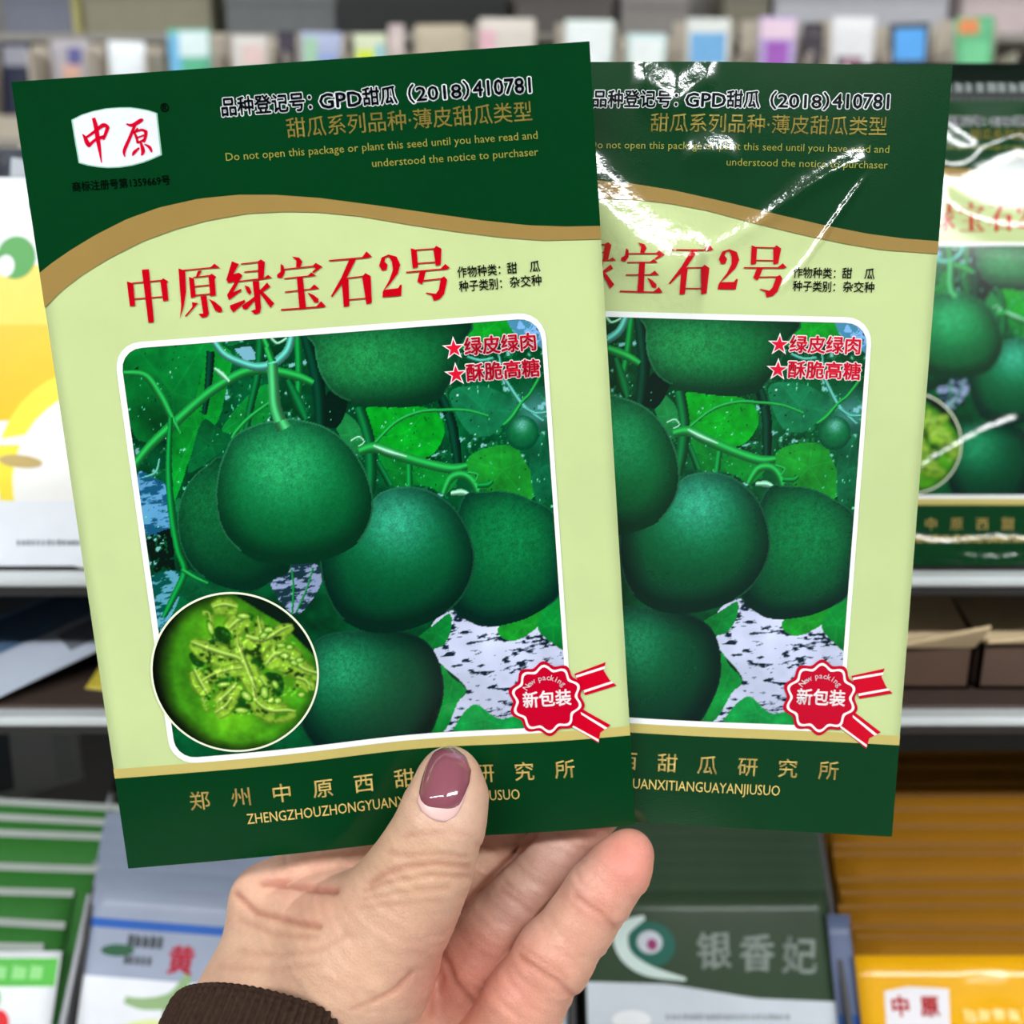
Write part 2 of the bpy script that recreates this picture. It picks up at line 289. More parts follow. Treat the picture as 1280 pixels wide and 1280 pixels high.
STROKE=[('g2',[(-16.0,130.4,1.84),(-17.6,121.9,1.59),(-20.5,113.5,1.35),(-22.6,106.2,1.23)]),('g3',[(-7.4,129.7,1.47),(-8.0,121.8,1.47),(-9.0,114.5,1.23)]),('dk',[(-5.6,129.6,2.09),(-4.5,123.4,2.45),(-3.9,116.0,2.45),(-4.6,106.0,2.09)]),('dk',[(-28.0,127.6,1.59),(-29.7,119.2,1.35),(-31.4,113.1,0.98)]),('g2',[(5.2,112.1,2.09),(6.7,104.5,2.21),(6.6,97.6,2.33),(5.7,91.2,1.84)]),('dk',[(24.6,113.2,1.84),(26.6,106.8,1.96),(27.2,99.8,1.84),(27.4,94.6,1.23)]),('g2',[(8.2,98.7,1.23),(10.8,92.8,1.35)]),('g3',[(15.8,98.7,1.23),(15.3,92.4,1.23)]),('g2',[(-11.1,119.6,1.23),(-9.2,113.9,2.45),(-7.8,110.0,1.23)]),('g1',[(-50.7,100.8,1.59),(-45.0,106.7,1.72),(-37.3,112.6,1.84),(-29.9,117.9,1.84),(-23.2,121.4,1.84),(-18.8,122.5,1.72),(-13.9,122.0,1.72),(-8.5,120.3,1.72),(-5.0,118.5,1.23)]),('lt',[(-27.6,123.6,0.49),(-26.0,122.0,0.98),(-24.6,120.3,0.49)]),('bl',[(-27.4,130.3,1.23),(-25.1,126.8,1.35),(-21.6,124.6,1.47),(-17.5,123.2,1.59),(-13.7,123.8,1.72),(-10.3,126.3,1.59),(-8.7,129.8,1.47)]),('g1',[(-16.0,131.0,0.98),(-14.8,127.2,1.23),(-14.0,124.1,1.47)]),('lt',[(-13.7,129.6,0.49),(-12.3,128.3,0.49),(-10.0,129.3,0.49)]),('g1',[(-48.8,124.2,0.98),(-44.0,123.2,1.35),(-41.2,118.5,1.47),(-39.4,113.7,1.23),(-37.5,108.9,0.37)]),('g1',[(-15.3,115.0,0.49),(-20.7,111.7,0.74),(-24.1,108.8,0.74),(-25.6,107.0,0.49)]),('g3',[(-39.3,113.1,0.86),(-41.3,101.3,1.23),(-42.0,89.9,1.47),(-41.7,81.5,1.35),(-40.8,75.9,1.35),(-44.1,69.9,1.35),(-47.3,64.9,0.98)]),('g1',[(-41.4,76.3,0.86),(-38.5,74.1,0.74),(-35.5,72.4,0.37)]),('bl',[(-47.8,99.3,0.31),(-44.6,100.3,0.49),(-43.2,103.4,0.31)]),('stem',[(-14.0,123.8,2.45),(-14.3,119.2,2.58),(-14.5,114.3,2.7),(-13.8,110.5,3.07),(-13.0,108.2,3.43)]),('g1',[(8.0,103.2,0.61),(13.5,107.8,0.74),(19.3,109.8,0.74),(24.9,109.8,0.61),(30.5,109.3,0.55),(35.5,107.6,0.49)]),('g1',[(4.1,101.6,1.47),(7.9,102.2,2.09),(13.3,99.9,2.09),(19.4,97.5,1.96),(25.6,95.7,1.96),(29.5,96.1,1.23)]),('lt',[(7.6,102.6,0.49),(10.9,101.0,0.86),(15.2,99.4,0.37)]),('g1',[(23.2,89.8,0.98),(25.4,93.5,1.59),(28.6,93.9,1.59),(31.0,91.2,1.59),(31.9,86.6,1.84),(30.3,83.5,1.72),(29.6,82.2,0.74)]),('g3',[(31.6,91.1,0.98),(34.2,91.2,1.1),(35.4,92.1,0.61)]),('lt',[(25.1,89.7,0.86),(27.7,89.8,1.23),(29.5,89.0,0.61)]),('g1',[(29.6,94.5,0.61),(31.8,93.7,0.49),(31.0,91.8,0.37)]),('bl',[(39.9,116.3,0.61),(43.2,110.5,0.86),(45.6,107.8,0.74),(48.5,105.4,0.49)]),('g1',[(48.7,116.3,0.61),(45.9,112.2,0.74),(43.9,110.4,0.74),(41.1,106.9,0.98),(39.0,105.2,0.61)]),('bl',[(43.8,109.2,0.49),(46.8,107.4,0.61),(49.9,107.5,0.37)]),('lt',[(2.4,104.2,0.31),(4.4,105.0,0.37),(5.5,103.7,0.31),(4.2,102.8,0.31)]),('bl',[(31.6,121.9,0.49),(34.6,120.8,0.61),(37.8,121.1,0.49)]),('bl',[(39.1,122.0,0.37),(39.5,119.5,0.49)]),('g3',[(-16.2,62.9,0.37),(-15.2,68.8,0.49),(-14.9,74.1,0.37)]),('g3',[(-15.1,63.5,0.37),(-11.9,69.2,0.37),(-9.8,74.3,0.37)])]
SMALL=[(43.3,102.9),(47.4,102.6)]
INSET_BLACK=[(-32.0,70.7),(-25.2,69.0),(-19.6,65.3),(-14.9,60.1),(-12.0,55.4),(-10.5,49.2),(-12.3,52.4),(-15.4,56.5),(-19.1,60.9),(-23.3,64.2),(-26.8,67.0),(-29.4,69.0)]
INSET_HOLES=[[(-35.2,61.2),(-33.1,61.3),(-31.5,59.7),(-32.6,57.3),(-33.2,55.1),(-35.3,54.9),(-36.5,56.5),(-38.5,57.4),(-39.5,58.2),(-37.7,58.4),(-35.6,58.6)],[(-42.3,55.2),(-39.8,55.3),(-38.7,53.4),(-39.6,51.6),(-41.6,52.5)],[(-36.8,48.4),(-33.2,48.8),(-32.0,47.6),(-34.3,45.9),(-36.4,46.5)],[(-29.5,53.7),(-27.7,53.9),(-25.7,52.2),(-24.9,50.7),(-27.1,49.4),(-28.1,50.2)],[(-24.4,48.7),(-20.9,48.0),(-20.2,45.0),(-21.9,42.5),(-24.4,45.4)],[(-28.1,58.7),(-26.3,59.3),(-25.6,56.7),(-27.4,56.4)],[(-40.7,51.7),(-39.6,49.0),(-40.3,46.1),(-38.5,43.3),(-39.9,43.8),(-41.3,49.2)],[(-32.2,45.4),(-30.6,44.5),(-30.0,40.6),(-32.1,40.8)],[(-30.0,63.6),(-27.8,64.5),(-25.5,63.6),(-26.7,61.9),(-29.5,62.1)]]
INSET_STRANDS=[[(-40.4,56.8,1.06),(-37.8,55.1,2.47),(-34.1,53.3,2.82),(-30.7,51.9,2.47),(-28.9,49.5,2.11)],[(-30.4,57.8,0.7),(-30.5,55.2,1.41),(-29.9,52.6,2.11),(-29.0,48.8,2.47),(-28.0,45.0,1.76)],[(-39.8,47.2,2.11),(-36.7,49.1,1.41),(-33.1,49.9,1.41),(-30.3,50.0,1.76)],[(-40.4,50.6,1.41),(-39.4,47.5,2.11),(-38.3,45.2,1.41)],[(-28.7,56.9,2.11),(-26.8,55.7,3.17),(-24.3,55.8,2.82),(-20.9,57.7,1.76),(-18.6,58.6,0.7)],[(-25.7,61.4,0.7),(-25.4,58.5,1.41),(-25.4,55.5,2.11)],[(-25.3,50.3,1.41),(-22.9,52.0,3.17),(-20.2,51.0,3.52),(-17.3,48.4,2.11),(-12.9,46.8,1.41)],[(-32.0,58.7,2.11),(-29.7,60.3,2.47),(-27.5,61.2,1.41)],[(-36.5,42.8,1.76),(-33.7,44.8,2.11),(-31.7,46.8,1.76)],[(-27.0,47.9,1.41),(-25.8,45.5,1.41),(-26.9,42.6,1.76)],[(-37.1,40.6,1.41),(-34.8,41.9,1.76),(-33.1,43.9,1.41)],[(-28.6,45.8,1.41),(-28.0,42.0,1.76),(-25.4,39.8,2.47),(-21.9,39.5,2.11),(-20.2,39.3,1.06)],[(-37.1,63.1,0.49),(-35.8,62.7,0.85),(-35.5,60.5,0.7),(-36.2,59.4,0.35)],[(-34.9,63.7,1.41),(-32.4,64.0,2.11),(-29.7,63.3,1.41)],[(-19.3,46.8,1.76),(-17.3,45.8,1.76),(-16.5,43.8,1.06)],[(-39.4,44.5,0.7),(-38.7,41.8,0.7),(-39.1,44.5,0.49)]]
INSET_SEEDS=[(-34.9,46.73,(7.5,2.6),5),(-29.65,43.25,(7,4),-50),(-25.15,43.76,(4,7),0),(-31.32,39.65,(7.5,3),-10),(-36.29,61.25,(3,8),10),(-23.61,58.32,(5,3),30),(-22.4,59.69,(5,3),10),(-19.15,52.73,(5,3),-10),(-17.67,54.82,(4,3),0),(-17.09,50.66,(4,3),-20),(-15.6,51.26,(4,3),0),(-27.91,63.64,(7,3),-10),(-22.28,45.54,(3,5),20),(-23.81,41.55,(4,3),0),(-22.06,41.37,(4,3),0),(-19.72,55.38,(5,2.5),0),(-16.28,42.27,(4,3),0)]
TITLE=[[(-45.22,144.87),(-43.82,144.32),(-44.05,139.24),(-45.3,139.24)],[(-43.97,144.51),(-37.17,144.65),(-37.2,144.38),(-44.01,144.24)],[(-37.56,144.45),(-36.81,144.94),(-35.75,144.18),(-36.12,143.84),(-36.26,139.94),(-37.49,139.76)],[(-44.0,140.92),(-37.23,140.97),(-37.27,140.7),(-44.04,140.65)],[(-41.44,147.22),(-39.82,147.24),(-39.84,146.43),(-40.23,135.2),(-41.53,135.2)],[(-32.77,146.5),(-25.03,146.66),(-25.07,146.39),(-32.8,146.23)],[(-25.98,146.46),(-24.67,147.36),(-23.51,146.28)],[(-33.04,146.93),(-31.55,146.28),(-31.97,141.54),(-32.88,138.41),(-34.19,135.48),(-33.48,138.46),(-33.28,142.55)],[(-30.9,144.83),(-29.8,144.38),(-29.86,140.25),(-31.05,140.01)],[(-29.9,144.75),(-26.03,144.92),(-26.07,144.65),(-29.93,144.48)],[(-26.38,144.77),(-25.54,145.16),(-24.62,144.37),(-25.04,143.99),(-25.22,140.23),(-26.54,140.09)],[(-29.88,142.71),(-26.11,142.8),(-26.15,142.53),(-29.91,142.44)],[(-30.04,140.72),(-26.22,140.8),(-26.25,140.53),(-30.07,140.44)],[(-28.67,146.02),(-27.7,146.04),(-28.91,144.5),(-29.37,144.53)],[(-28.79,140.26),(-27.4,140.29),(-27.35,136.17),(-27.9,135.52),(-29.08,135.43),(-29.75,136.35),(-28.63,136.36),(-28.69,138.1)],[(-30.94,139.09),(-29.49,138.8),(-32.59,135.96),(-33.0,136.04),(-30.93,138.04)],[(-26.93,139.57),(-25.63,138.79),(-24.39,137.56),(-24.09,136.62),(-24.78,136.3),(-25.79,136.75),(-26.38,138.39)],[(-20.62,147.61),(-19.09,146.87),(-20.64,144.71),(-19.32,144.93),(-18.61,144.29),(-21.13,140.66),(-19.2,141.29),(-19.26,140.79),(-22.36,138.92),(-22.64,140.13),(-20.38,143.06),(-22.04,142.77),(-22.4,143.57)],[(-22.28,137.72),(-18.76,138.75),(-18.63,138.19),(-21.68,136.07),(-22.23,136.94)],[(-18.61,146.97),(-14.52,147.12),(-14.55,146.85),(-18.65,146.7)],[(-14.65,147.18),(-13.92,147.53),(-13.11,146.89),(-13.84,143.04),(-15.1,142.95)],[(-18.14,145.12),(-14.75,145.19),(-14.78,144.92),(-18.17,144.85)],[(-19.53,143.13),(-12.54,143.44),(-12.57,143.13),(-19.57,142.86)],[(-13.76,143.3),(-12.71,143.96),(-11.83,143.16)],[(-16.42,142.77),(-14.93,142.8),(-15.18,136.65),(-15.54,135.53),(-16.74,135.25),(-17.57,136.14),(-16.47,136.38)],[(-18.37,142.0),(-17.39,141.61),(-16.94,140.35),(-17.38,139.74),(-18.0,140.43)],[(-19.52,137.43),(-16.36,139.3),(-16.26,138.56),(-18.45,136.57),(-19.29,136.63)],[(-15.06,140.53),(-13.14,142.26),(-12.46,141.25),(-14.89,139.92)],[(-15.02,140.85),(-13.68,139.52),(-12.01,137.43),(-12.97,136.44),(-14.06,138.31),(-15.03,139.93)],[(-6.73,147.64),(-5.14,147.3),(-4.51,146.35),(-5.1,145.17),(-6.07,145.24),(-5.86,146.68)],[(-9.53,146.22),(-8.93,145.77),(-8.79,144.17),(-9.56,143.04),(-10.62,143.17),(-10.68,143.85),(-9.73,144.46)],[(-9.01,145.05),(-1.41,145.31),(-1.45,145.0),(-9.04,144.78)],[(-2.21,145.28),(-1.49,145.86),(-0.02,144.89),(-2.2,143.6),(-2.54,143.9),(-1.63,144.56)],[(-9.11,142.97),(-2.57,143.17),(-2.6,142.9),(-9.14,142.69)],[(-3.76,142.99),(-2.74,143.78),(-1.62,142.92)],[(-6.18,142.93),(-4.78,142.97),(-4.79,135.65),(-6.33,135.63)],[(-9.31,139.93),(-2.43,140.2),(-2.46,139.93),(-9.34,139.65)],[(-3.61,140.01),(-2.34,141.01),(-1.2,139.93)],[(-4.15,139.37),(-2.82,138.72),(-1.71,137.72),(-1.8,136.9),(-2.77,136.97),(-3.36,138.07)],[(-10.58,136.04),(-0.49,136.03),(-0.52,135.71),(-10.63,135.67)],[(-2.56,135.9),(-1.12,137.13),(-0.14,135.82)],[(1.61,146.27),(11.02,146.41),(10.99,146.09),(1.58,145.96)],[(9.24,146.27),(10.44,147.58),(11.65,146.23)],[(6.34,146.11),(7.97,146.18),(5.2,141.79),(1.52,137.85),(1.22,138.1),(4.06,142.1)],[(4.09,141.41),(5.69,142.07),(5.27,135.6),(3.94,135.42)],[(5.6,142.03),(9.58,142.2),(9.55,141.93),(5.57,141.76)],[(8.86,142.02),(9.72,142.73),(10.86,141.97),(10.55,135.9),(9.25,135.63)],[(5.33,137.11),(9.55,137.17),(9.52,136.9),(5.3,136.84)],[(13.03,144.18),(13.76,145.94),(15.45,146.54),(17.25,145.91),(17.92,144.05),(17.17,142.06),(14.78,139.49),(13.76,138.65),(16.96,138.78),(17.45,139.52),(17.87,139.49),(17.49,137.0),(13.13,136.95),(13.3,138.22),(15.14,140.83),(16.14,143.04),(16.04,144.87),(15.45,146.04),(14.69,145.87),(14.37,144.99),(15.0,144.26),(14.7,143.05),(13.57,143.0)],[(20.67,147.57),(22.02,147.06),(21.99,143.16),(20.72,143.03)],[(21.8,147.22),(26.55,147.19),(26.53,146.92),(21.78,146.95)],[(25.88,146.97),(26.59,147.69),(27.74,146.97),(27.29,143.37),(26.11,143.18)],[(21.9,144.17),(26.29,144.17),(26.26,143.9),(21.87,143.9)],[(19.12,142.37),(28.85,142.53),(28.83,142.21),(19.09,142.05)],[(27.06,142.38),(28.37,143.47),(29.4,142.4)],[(22.27,142.14),(23.68,142.17),(23.15,140.48),(22.57,139.2),(21.51,139.91)],[(22.66,140.19),(27.5,140.35),(27.47,140.07),(22.63,139.88)],[(27.02,140.29),(27.85,140.68),(28.49,139.86),(27.51,136.72),(26.48,135.65),(24.94,135.26),(24.59,136.57),(23.23,137.13),(23.34,137.31),(25.55,136.87),(26.33,137.73)]]
BRUSH=[[(-47.78,181.05,0.77),(-47.51,179.22,0.98),(-47.42,176.17,0.98),(-47.34,173.73,0.64),(-47.32,171.32,0.21)],[(-50.71,177.78,0.17),(-50.26,176.98,0.77),(-49.87,175.73,1.02),(-49.5,174.89,0.43)],[(-50.28,176.82,0.47),(-48.11,178.01,0.64),(-45.81,179.35,0.89),(-44.67,178.72,0.64)],[(-44.81,178.93,0.85),(-45.62,177.37,0.72),(-46.2,176.25,0.47)],[(-49.68,175.11,0.64),(-47.91,176.41,0.64),(-45.84,176.88,0.77)],[(-40.65,179.26,0.26),(-39.33,178.9,0.72),(-37.31,179.78,0.85),(-36.77,179.74,0.3)],[(-38.55,179.21,0.64),(-40.35,176.09,0.72),(-41.86,173.55,0.72),(-41.9,172.17,0.17)],[(-39.2,177.54,0.47),(-38.75,176.19,0.6),(-38.64,174.96,0.51)],[(-38.16,178.18,0.43),(-39.0,177.42,0.34)],[(-39.12,177.33,0.38),(-37.37,177.76,0.51),(-36.29,177.14,0.77)],[(-36.47,177.35,0.77),(-36.73,176.25,0.72),(-37.27,175.07,0.55)],[(-38.76,176.09,0.34),(-37.0,176.58,0.38)],[(-38.69,175.06,0.43),(-37.03,175.56,0.55)],[(-37.98,175.12,0.47),(-37.66,173.26,0.94),(-38.16,172.24,0.26)],[(-38.42,173.93,0.38),(-39.71,173.0,0.72),(-40.14,172.31,0.17)],[(-37.15,174.65,0.26),(-36.09,173.87,0.68),(-35.75,172.82,0.43)]]
RIBBON={'tailA':[(51.85,41.88),(59.91,44.24),(59.27,42.07),(60.63,39.47),(62.3,37.89),(54.24,36.04)],'tailA1':[(52.2,41.46),(59.72,43.29),(59.56,42.57),(52.28,40.85)],'tailA2':[(53.83,37.39),(60.99,39.18),(61.59,38.68),(54.04,36.77)],'tailB':[(52.78,32.85),(60.18,27.61),(57.41,25.83),(56.86,23.07),(49.84,28.41)],'tailB1':[(52.84,31.78),(59.38,27.01),(58.6,26.67),(52.92,31.11)],'tailB2':[(49.87,28.94),(56.92,24.13),(56.88,23.47),(49.96,28.27)]}
INSET_C=(-31.8,49.4)

def vnoise(X, Y, scale, seed=0, octs=3):
    out = np.zeros_like(X); amp = 1.0; tot = 0
    for o in range(octs):
        r = np.random.default_rng(seed*31+o); T = r.random((64, 64))
        x = X/scale*(2**o)+17.3*o; y = Y/scale*(2**o)+5.1*o
        i = np.floor(x).astype(int); j = np.floor(y).astype(int); fx = x-i; fy = y-j
        fx = fx*fx*(3-2*fx); fy = fy*fy*(3-2*fy)
        g = lambda a, b: T[a % 64, b % 64]
        out += amp*((g(i, j)*(1-fx)+g(i+1, j)*fx)*(1-fy)+(g(i, j+1)*(1-fx)+g(i+1, j+1)*fx)*fy); tot += amp; amp *= 0.55
    return out/tot
def closed_curve(p, n=5):
    p = np.array(p, float)[:, :2]; m = len(p); out = []
    for i in range(m):
        p0, p1, p2, p3 = p[i-1], p[i], p[(i+1) % m], p[(i+2) % m]
        for k in range(n):
            f = k/n; out.append(0.5*((2*p1)+(p2-p0)*f+(2*p0-5*p1+4*p2-p3)*f*f+(3*p1-p0-3*p2+p3)*f**3))
    return np.array(out)
class Picture:
    def __init__(s, x0, x1, y0, y1, per_mm):
        s.xs = np.linspace(x0, x1, int((x1-x0)*per_mm)+1); s.ys = np.linspace(y0, y1, int((y1-y0)*per_mm)+1)
        s.X, s.Y = np.meshgrid(s.xs, s.ys, indexing='ij'); s.C = np.zeros(s.X.shape+(3,)); s.d = 1.0/per_mm
    def inside(s, P):
        m = np.zeros(s.X.shape, bool); P = np.asarray(P)
        i0, i1 = np.searchsorted(s.xs, [P[:, 0].min()-.5, P[:, 0].max()+.5]); j0, j1 = np.searchsorted(s.ys, [P[:, 1].min()-.5, P[:, 1].max()+.5])
        X, Y = s.X[i0:i1, j0:j1], s.Y[i0:i1, j0:j1]; r = np.zeros(X.shape, bool)
        for k in range(len(P)):
            xa, ya = P[k-1]; xb, yb = P[k]
            if ya == yb: continue
            c = (ya > Y) != (yb > Y); r ^= c & (X < (xb-xa)*(Y-ya)/(yb-ya)+xa)
        m[i0:i1, j0:j1] = r; return m
    def paint(s, m, c, a=1.0):
        if isinstance(a, np.ndarray): a = a[m][:, None]
        c = np.asarray(c, float); c = c[m] if c.ndim == 3 else c
        s.C[m] = s.C[m]*(1-a)+c*a
    def leaf(s, P, c, seed, vein=None, contrast=0.35):
        P = closed_curve(P); m = s.inside(P); n = vnoise(s.X, s.Y, 7, seed)*0.8+vnoise(s.X, s.Y, 1.1, seed+3)*0.35-0.075
        col = np.array(c)[None, None]*(1+contrast*2*(n[..., None]-0.5))
        cx, cy = P.mean(0)
        th = np.arctan2(s.Y-cy, s.X-cx); rr = np.hypot(s.X-cx, s.Y-cy)
        v = np.abs(((th*5/(2*math.pi)+seed*0.37) % 1)-0.5)*2*math.pi/5*rr
        col = np.where((v < 0.16)[..., None], col*1.05+4, col)
        s.paint(m, np.clip(col, 0, 255)); return m
    def stroke(s, pts, c):
        q = stroke_poly(pts, 5); n = len(q)//2; A = np.array(q[:n]); B = np.array(q[n:])[::-1]
        m = s.inside(np.array(q)); mid = (A+B)/2
        if not m.any(): return
        P = np.c_[s.X[m], s.Y[m]]; w = np.linalg.norm(A-B, axis=1)/2+0.05
        D = np.linalg.norm(P[:, None]-mid[None], axis=2); k = D.argmin(1)
        nr = (A-B)[k]; nr /= np.linalg.norm(nr, axis=1)[:, None]+1e-9
        side = np.sum((P-mid[k])*nr, 1)/w[k]
        up = side*np.sign(nr[:, 1]+0.3*-nr[:, 0]+1e-6)
        sh = 0.72+0.5*np.exp(-((up-0.25)/0.45)**2)-0.25*np.clip(-up, 0, 1)
        s.C[m] = np.clip(np.array(c)[None]*sh[:, None], 0, 255)
    def melon(s, P, dark, mid, lite, hx, hy, seed, hs=0.55, rim=0.25):
        P = closed_curve(P); m = s.inside(P)
        x0, y0 = P.min(0); x1, y1 = P.max(0); u = (s.X-(x0+x1)/2)/((x1-x0)/2); v = (s.Y-(y0+y1)/2)/((y1-y0)/2)
        E = np.full(s.X.shape, 9e9); X, Y = s.X[m], s.Y[m]; best = np.full(len(X), 9e9)
        for k in range(len(P)):                                # distance to the outline
            a, b = P[k-1], P[k]; d = b-a; t = np.clip(((X-a[0])*d[0]+(Y-a[1])*d[1])/(d@d+1e-9), 0, 1)
            best = np.minimum(best, (X-a[0]-t*d[0])**2+(Y-a[1]-t*d[1])**2)
        E[m] = np.sqrt(best)
        R = (x1-x0)/2; e = np.clip(E/R, 0, 1)
        g = np.exp(-((u-hx)**2+(v-hy)**2)/(2*hs**2))
        body = np.clip(0.62*np.exp(-((u-hx*.6)**2+(v-hy*.5)**2)/1.5)+0.45*np.clip(e*3, 0, 1)-0.28-0.20*np.clip(-v, 0, 1), 0, 1)
        dark, mid, lite = (np.array(c, float)[None, None] for c in (dark, mid, lite))
        col = dark*(1-body[..., None])+mid*body[..., None]; col = col*(1-0.62*g[..., None])+lite*(0.62*g[..., None])
        sp = RNG.random(s.X.shape); n = vnoise(s.X, s.Y, 0.8, seed); fine = (sp-0.5)*0.16+(n-0.5)*0.22
        col = col*(1+fine[..., None]*(0.6+1.1*g[..., None]))
        col = np.where(((e < 0.022) & (v > -0.75))[..., None], col*(1-rim)+np.array([70, 165, 115])*rim, col)
        s.paint(m, np.clip(col, 0, 255))
PIC_X0, PIC_X1, PIC_Y0, PIC_Y1 = -49.7, 50.2, 27.9, 130.3
def paint_vine(per_mm):
    p = Picture(PIC_X0, PIC_X1, PIC_Y0, PIC_Y1, per_mm); X, Y = p.X, p.Y
    n = vnoise(X, Y, 7, 1, 4); p.C[:] = np.array([0, 62, 34])*(0.25+1.5*n[..., None]); p.C[..., 1] += 14*vnoise(X, Y, 2, 9)
    n2 = vnoise(X, Y, 1.6, 5, 3)
    p.C = np.where(((n2 > 0.62) & (Y > 85))[..., None], p.C*0.5+np.array([20, 120, 62])*0.6, p.C)
    p.C = np.where(((n2 > 0.74) & (Y > 78))[..., None], np.array([120, 190, 190]), p.C)
    def litter(name, base, dk, seed, thr=0.60, sc=1.5):
        m = p.inside(closed_curve(POLY[name])); w = vnoise(X*0.55+Y*0.2, Y*1.7-X*0.2, sc, seed, 4); b = vnoise(X, Y, 8, seed+1)
        col = np.array(base)[None, None]*(0.86+0.24*b[..., None]); col = np.where((w > thr)[..., None], np.array(dk)[None, None], col)
        mid = (w > thr-0.05) & (w <= thr); col = np.where(mid[..., None], (np.array(base)*0.55+np.array(dk)*0.45)[None, None], col)
        p.paint(m, np.clip(col, 0, 255))
    litter('mulch', (204, 212, 240), (14, 34, 52), 21, 0.64, 1.8); litter('mulch2', (150, 165, 205), (20, 50, 60), 22, 0.52)
    litter('pale1', (92, 160, 205), (20, 84, 120), 23, 0.56); litter('pale2', (90, 165, 190), (0, 80, 70), 24, 0.52)
    LG = dict(leafA=(2, 118, 44), leafB=(4, 148, 42), leafC=(2, 88, 42), leafD=(2, 152, 30), leafE=(22, 142, 40), leafF=(14, 108, 66), leafG=(10, 150, 34), leafH=(22, 158, 42),
              leafI=(6, 122, 44), leafJ=(6, 116, 44), leafK=(10, 140, 54), leafL=(14, 142, 62), leafM=(4, 128, 40), leafN=(6, 136, 48), leafO=(20, 112, 54), leafP=(8, 96, 58), leafQ=(4, 90, 48))
    for i, (k, c) in enumerate(LG.items()): p.leaf(POLY[k], c, 40+i)
    g = np.exp(-((X+42.5)**2+(Y-113)**2)/60); p.C *= (1-0.45*g[..., None])
    g = np.exp(-((X-47)**2+(Y-108)**2)/20)*0.5; p.C = p.C*(1-g[..., None])+np.array([120, 190, 210])*g[..., None]
    p.paint(p.inside(closed_curve(POLY['sky'])), (126, 182, 236))
    m = p.inside(closed_curve(POLY['sky'])); p.paint(m & (n2 > 0.55), (70, 140, 170))
    p.paint(p.inside(np.array(POLY['pale3'])), (120, 180, 200))
    p.paint(p.inside(np.array(POLY['dark1'])) & (n2 < 0.66), (4, 22, 16)); p.paint(p.inside(closed_curve(POLY['dark2'])), (2, 30, 20))
    fl = vnoise(X*1.4+Y*0.3, Y*0.8-X*0.4, 1.0, 33, 3); zone = vnoise(X, Y, 9, 34, 2)
    p.paint((fl > 0.80) & (zone > 0.5) & (Y > 84), (70, 196, 140)); p.paint((fl > 0.86) & (zone > 0.5) & (Y > 84), (176, 232, 226))
    p.paint((fl < 0.19) & (Y > 78), (0, 40, 22))
    SCOL = dict(g1=(30, 162, 70), g2=(6, 104, 50), g3=(10, 140, 58), dk=(2, 58, 38), lt=(150, 226, 182), bl=(88, 186, 168), stem=(66, 178, 106))
    (sx, sy), (ex, ey) = SMALL
    for c, q in STROKE:
        if c != 'stem': p.stroke([(x, y, w*1.25) for x, y, w in q], SCOL[c])
    r = abs(ex-sx); t = np.linspace(0, 2*math.pi, 24, endpoint=False)
    p.melon(np.c_[sx+r*np.cos(t), sy+r*1.02*np.sin(t)], (0, 70, 44), (14, 122, 62), (150, 220, 220), 0.0, 0.45, 77, 0.28)
    p.melon(MELON['E'], (0, 42, 24), (4, 118, 52), (48, 158, 86), -0.35, 0.2, 1, 0.6)
    p.melon(MELON['B'], (0, 42, 26), (4, 88, 44), (16, 112, 58), -0.5, 0.4, 2, 0.5, 0.3)
    p.melon(MELON['D'], (0, 36, 28), (2, 108, 52), (14, 138, 72), 0.1, 0.35, 3, 0.5)
    p.melon(MELON['F'], (0, 30, 24), (2, 94, 50), (50, 180, 124), -0.35, 0.45, 4, 0.36, 0.1)
    p.melon(MELON['C'], (0, 38, 26), (2, 112, 56), (76, 204, 172), 0.02, 0.55, 5, 0.34)
    for i in (27, 28, 29): p.stroke(STROKE[i][1], SCOL[STROKE[i][0]])
    p.melon(MELON['A'], (0, 48, 26), (2, 126, 58), (62, 198, 128), -0.1, 0.42, 6, 0.42, 0.4)
    for c, q in STROKE:
        if c == 'stem': p.stroke(q, SCOL[c])
    g = np.exp(-((X-p.xs.mean())**2/900+(Y-29)**2/30))*0.4; return p
